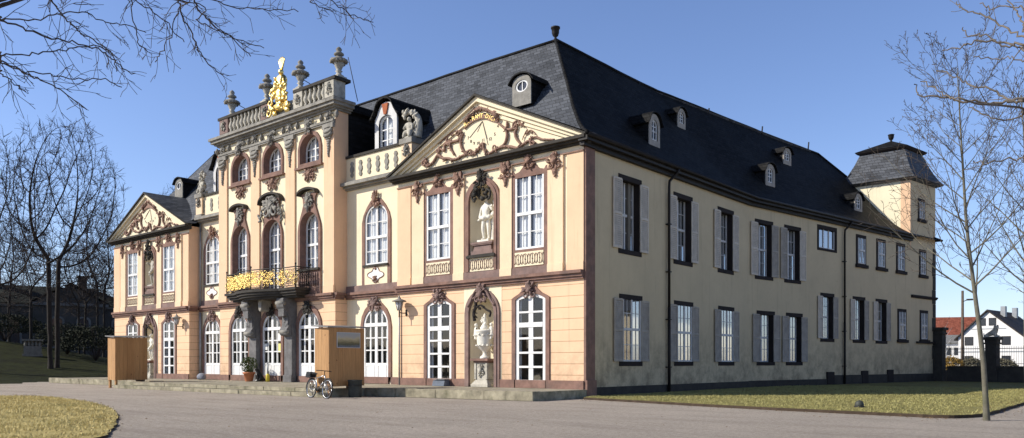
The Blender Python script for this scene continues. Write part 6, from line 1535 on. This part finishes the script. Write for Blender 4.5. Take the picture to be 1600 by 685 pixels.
for x, z, w_, hh in ((-1.0, 6.75, .8, .95), (.3, 6.75, .8, .95), (-2.7, 4.0, 1.0, 1.1), (2.0, 4.0, 1.0, 1.1), (-2.7, 1.2, 1.0, 1.2), (2.0, 1.2, 1.0, 1.2)):
    m = MB(Frame(x, 0, 1, 0, 0, -1)); m.ring([(-w_/2-.06, z-.06), (w_/2+.06, z-.06), (w_/2+.06, z+hh+.06), (-w_/2-.06, z+hh+.06)], [(-w_/2, z), (w_/2, z), (w_/2, z+hh), (-w_/2, z+hh)], 0, .04); w = m.build('window', 'house_roof', h)
    m = MB(Frame(x, 0, 1, 0, 0, -1)); m.sheet([(-w_/2, z), (w_/2, z), (w_/2, z+hh), (-w_/2, z+hh)], (), .01); m.build('pane', 'dark_glass', w, recalc=False)
m = MB(); m.box(-4.12, 4.12, -.04, 0, 2.95, 3.1); m.box(-2.4, 2.0, -.04, 0, 6.2, 6.3); m.build('band', 'zinc', h)
v, a = hloc(1494, 138, .25); h = thing('red_roofed_house', 'house with a big red tiled roof behind the utility pole', 'house', v, a)
m = MB(); m.box(-5.2, 5.2, 0, 9, 0, 4.6); m.build('wall', 'house_white', h)
m = MB(); m.add([(-5.6, -.5, 4.4), (5.6, -.5, 4.4), (5.6, 9.5, 4.4), (-5.6, 9.5, 4.4), (-5.6, 4.5, 9.6), (5.6, 4.5, 9.6)], [(0, 1, 5, 4), (2, 3, 4, 5), (0, 4, 3), (1, 2, 5)]); m.build('roof', 'house_red', h)
m = MB(); m.box(1.2, 2.2, .4, 1.6, 5.4, 6.6); m.build('dormer', 'house_white', h)
v, a = hloc(1489, 118, .05); h = thing('white_annex', 'low white annex with dark windows below the red roof', 'annex', v, a)
m = MB(); m.box(-2.2, 2.2, 0, 5, 0, 4.4); m.build('wall', 'house_white', h); m = MB(); m.add([(-2.4, -.3, 4.35), (2.4, -.3, 4.35), (2.4, 5.2, 5.6), (-2.4, 5.2, 5.6), (-2.4, -.3, 4.5), (2.4, -.3, 4.5), (2.4, 5.2, 5.75), (-2.4, 5.2, 5.75)], [(0, 1, 2, 3), (4, 5, 6, 7), (0, 1, 5, 4), (1, 2, 6, 5), (3, 0, 4, 7)]); m.build('roof', 'roof_felt', h)
for x in (-1.0, .9): m = MB(Frame(x, 0, 1, 0, 0, -1)); m.box(-.75, .75, 0, .03, 2.6, 3.7); m.build('window', 'dark_glass', h)
v = cw(1478, 100); cfg = dict(YNG); cfg['n'] = (14, 5, 3, 2, 0); cfg['t0'] = (.3, .15, .15, .2, 0)
make_tree('birch_tree', 'pale stemmed bare birch before the red roof', v, 6.8, .12, cfg, 31, ('white_shade', 'twig_lit'))
for px, D, zc, sd, lab in ((1466, 190, 8, 51, 'far hazy bare tree just right of the palace end'), (1530, 210, 8, 52, 'far bare tree behind the white house chimney'), (1600, 180, 7, 53, 'far bare tree beyond the right end of the fence')):
    wild_tree(lab, cw(px, D), zc, 4.5, 4.2, sd, 1, 350, .022, (2, 1.0), 'far trees behind the houses')
# sunlit building across the garden, seen only as a reflection in the side wing windows
t = thing('outbuilding', 'cream outbuilding mirrored in the side wing windows', 'building', (33, 62, 0), -.12)
m = MB(); m.box(0, 10, -26, 40, 0, 7.5); m.build('wall', 'cream', t); m = MB(); m.add([(-.5, -26.5, 7.5), (10.5, -26.5, 7.5), (10.5, 40.5, 7.5), (-.5, 40.5, 7.5), (5, -22, 11.5), (5, 36, 11.5)], [(0, 1, 4), (1, 2, 5, 4), (2, 3, 5), (3, 0, 4, 5)]); m.build('roof', 'slate', t)
for i in range(14):
    y = -24+i*4.6; m = MB(Frame(-.02, y, 0, 1, -1, 0)); m.box(-.8, .8, 0, .04, 1.0, 3.6); m.build('window', 'dark_glass', t)
# ------------------------------------------------------------------ camera, sky, sun
cd = bpy.data.cameras.new('camera'); cam = bpy.data.objects.new('camera', cd); col.objects.link(cam); sc.camera = cam
cam.location = CAM; cam.rotation_euler = (pi/2, 0, pi/2-AN)
cd.sensor_fit = 'HORIZONTAL'; cd.sensor_width = 36; cd.lens = FPX/1600*36; cd.shift_y = (568-342.5)/1600; cd.clip_end = 12000; cd.clip_start = .1
SEL = radians(34); saz = Vector((-.68, -.733, 0)).normalized(); SD = Vector((saz.x*cos(SEL), saz.y*cos(SEL), sin(SEL)))
w = bpy.data.worlds.new('World'); sc.world = w; w.use_nodes = True; t = w.node_tree
bg = t.nodes['Background']; sky = t.nodes.new('ShaderNodeTexSky'); sky.sky_type = 'NISHITA'; sky.sun_disc = False
sky.sun_elevation = SEL; sky.sun_rotation = atan2(SD.x, SD.y); sky.altitude = 150; sky.air_density = 1.0; sky.dust_density = .5; sky.ozone_density = 3.0
tn = t.nodes.new('ShaderNodeMix'); tn.data_type = 'RGBA'; tn.blend_type = 'MULTIPLY'; tn.inputs[0].default_value = 1; tn.inputs[7].default_value = (.97, .95, 1.10, 1)
t.links.new(sky.outputs[0], tn.inputs[6]); tc = t.nodes.new('ShaderNodeTexCoord'); sx = t.nodes.new('ShaderNodeSeparateXYZ'); t.links.new(tc.outputs['Generated'], sx.inputs[0])
mr = t.nodes.new('ShaderNodeMapRange'); mr.inputs[1].default_value = .42; mr.inputs[2].default_value = .70; mr.inputs[3].default_value = 1.0; mr.inputs[4].default_value = .18; t.links.new(sx.outputs[2], mr.inputs[0])  # sky dimmed high overhead, out of view, to deepen shade on the ground
t2 = t.nodes.new('ShaderNodeVectorMath'); t2.operation = 'SCALE'; t.links.new(tn.outputs[2], t2.inputs[0]); t.links.new(mr.outputs[0], t2.inputs['Scale'])
t.links.new(t2.outputs[0], bg.inputs[0]); bg.inputs[1].default_value = .165
ld = bpy.data.lights.new('sun', 'SUN'); ld.energy = 5.5; ld.angle = radians(.53); ld.color = (1.0, .935, .82)
lo = bpy.data.objects.new('sun', ld); col.objects.link(lo); lo.rotation_euler = (-SD).to_track_quat('-Z', 'Y').to_euler(); lo.location = (-30, -40, 40)
sc.view_settings.view_transform = 'Standard'; sc.view_settings.look = 'None'; sc.view_settings.exposure = 0; sc.view_settings.gamma = 1
sc.render.engine = 'CYCLES'; sc.cycles.use_denoising = True; sc.cycles.max_bounces = 8; sc.cycles.transparent_max_bounces = 12
sc.cycles.diffuse_bounces = 3; sc.cycles.glossy_bounces = 3; sc.cycles.caustics_reflective = False; sc.cycles.caustics_refractive = False; sc.cycles.sample_clamp_indirect = 6
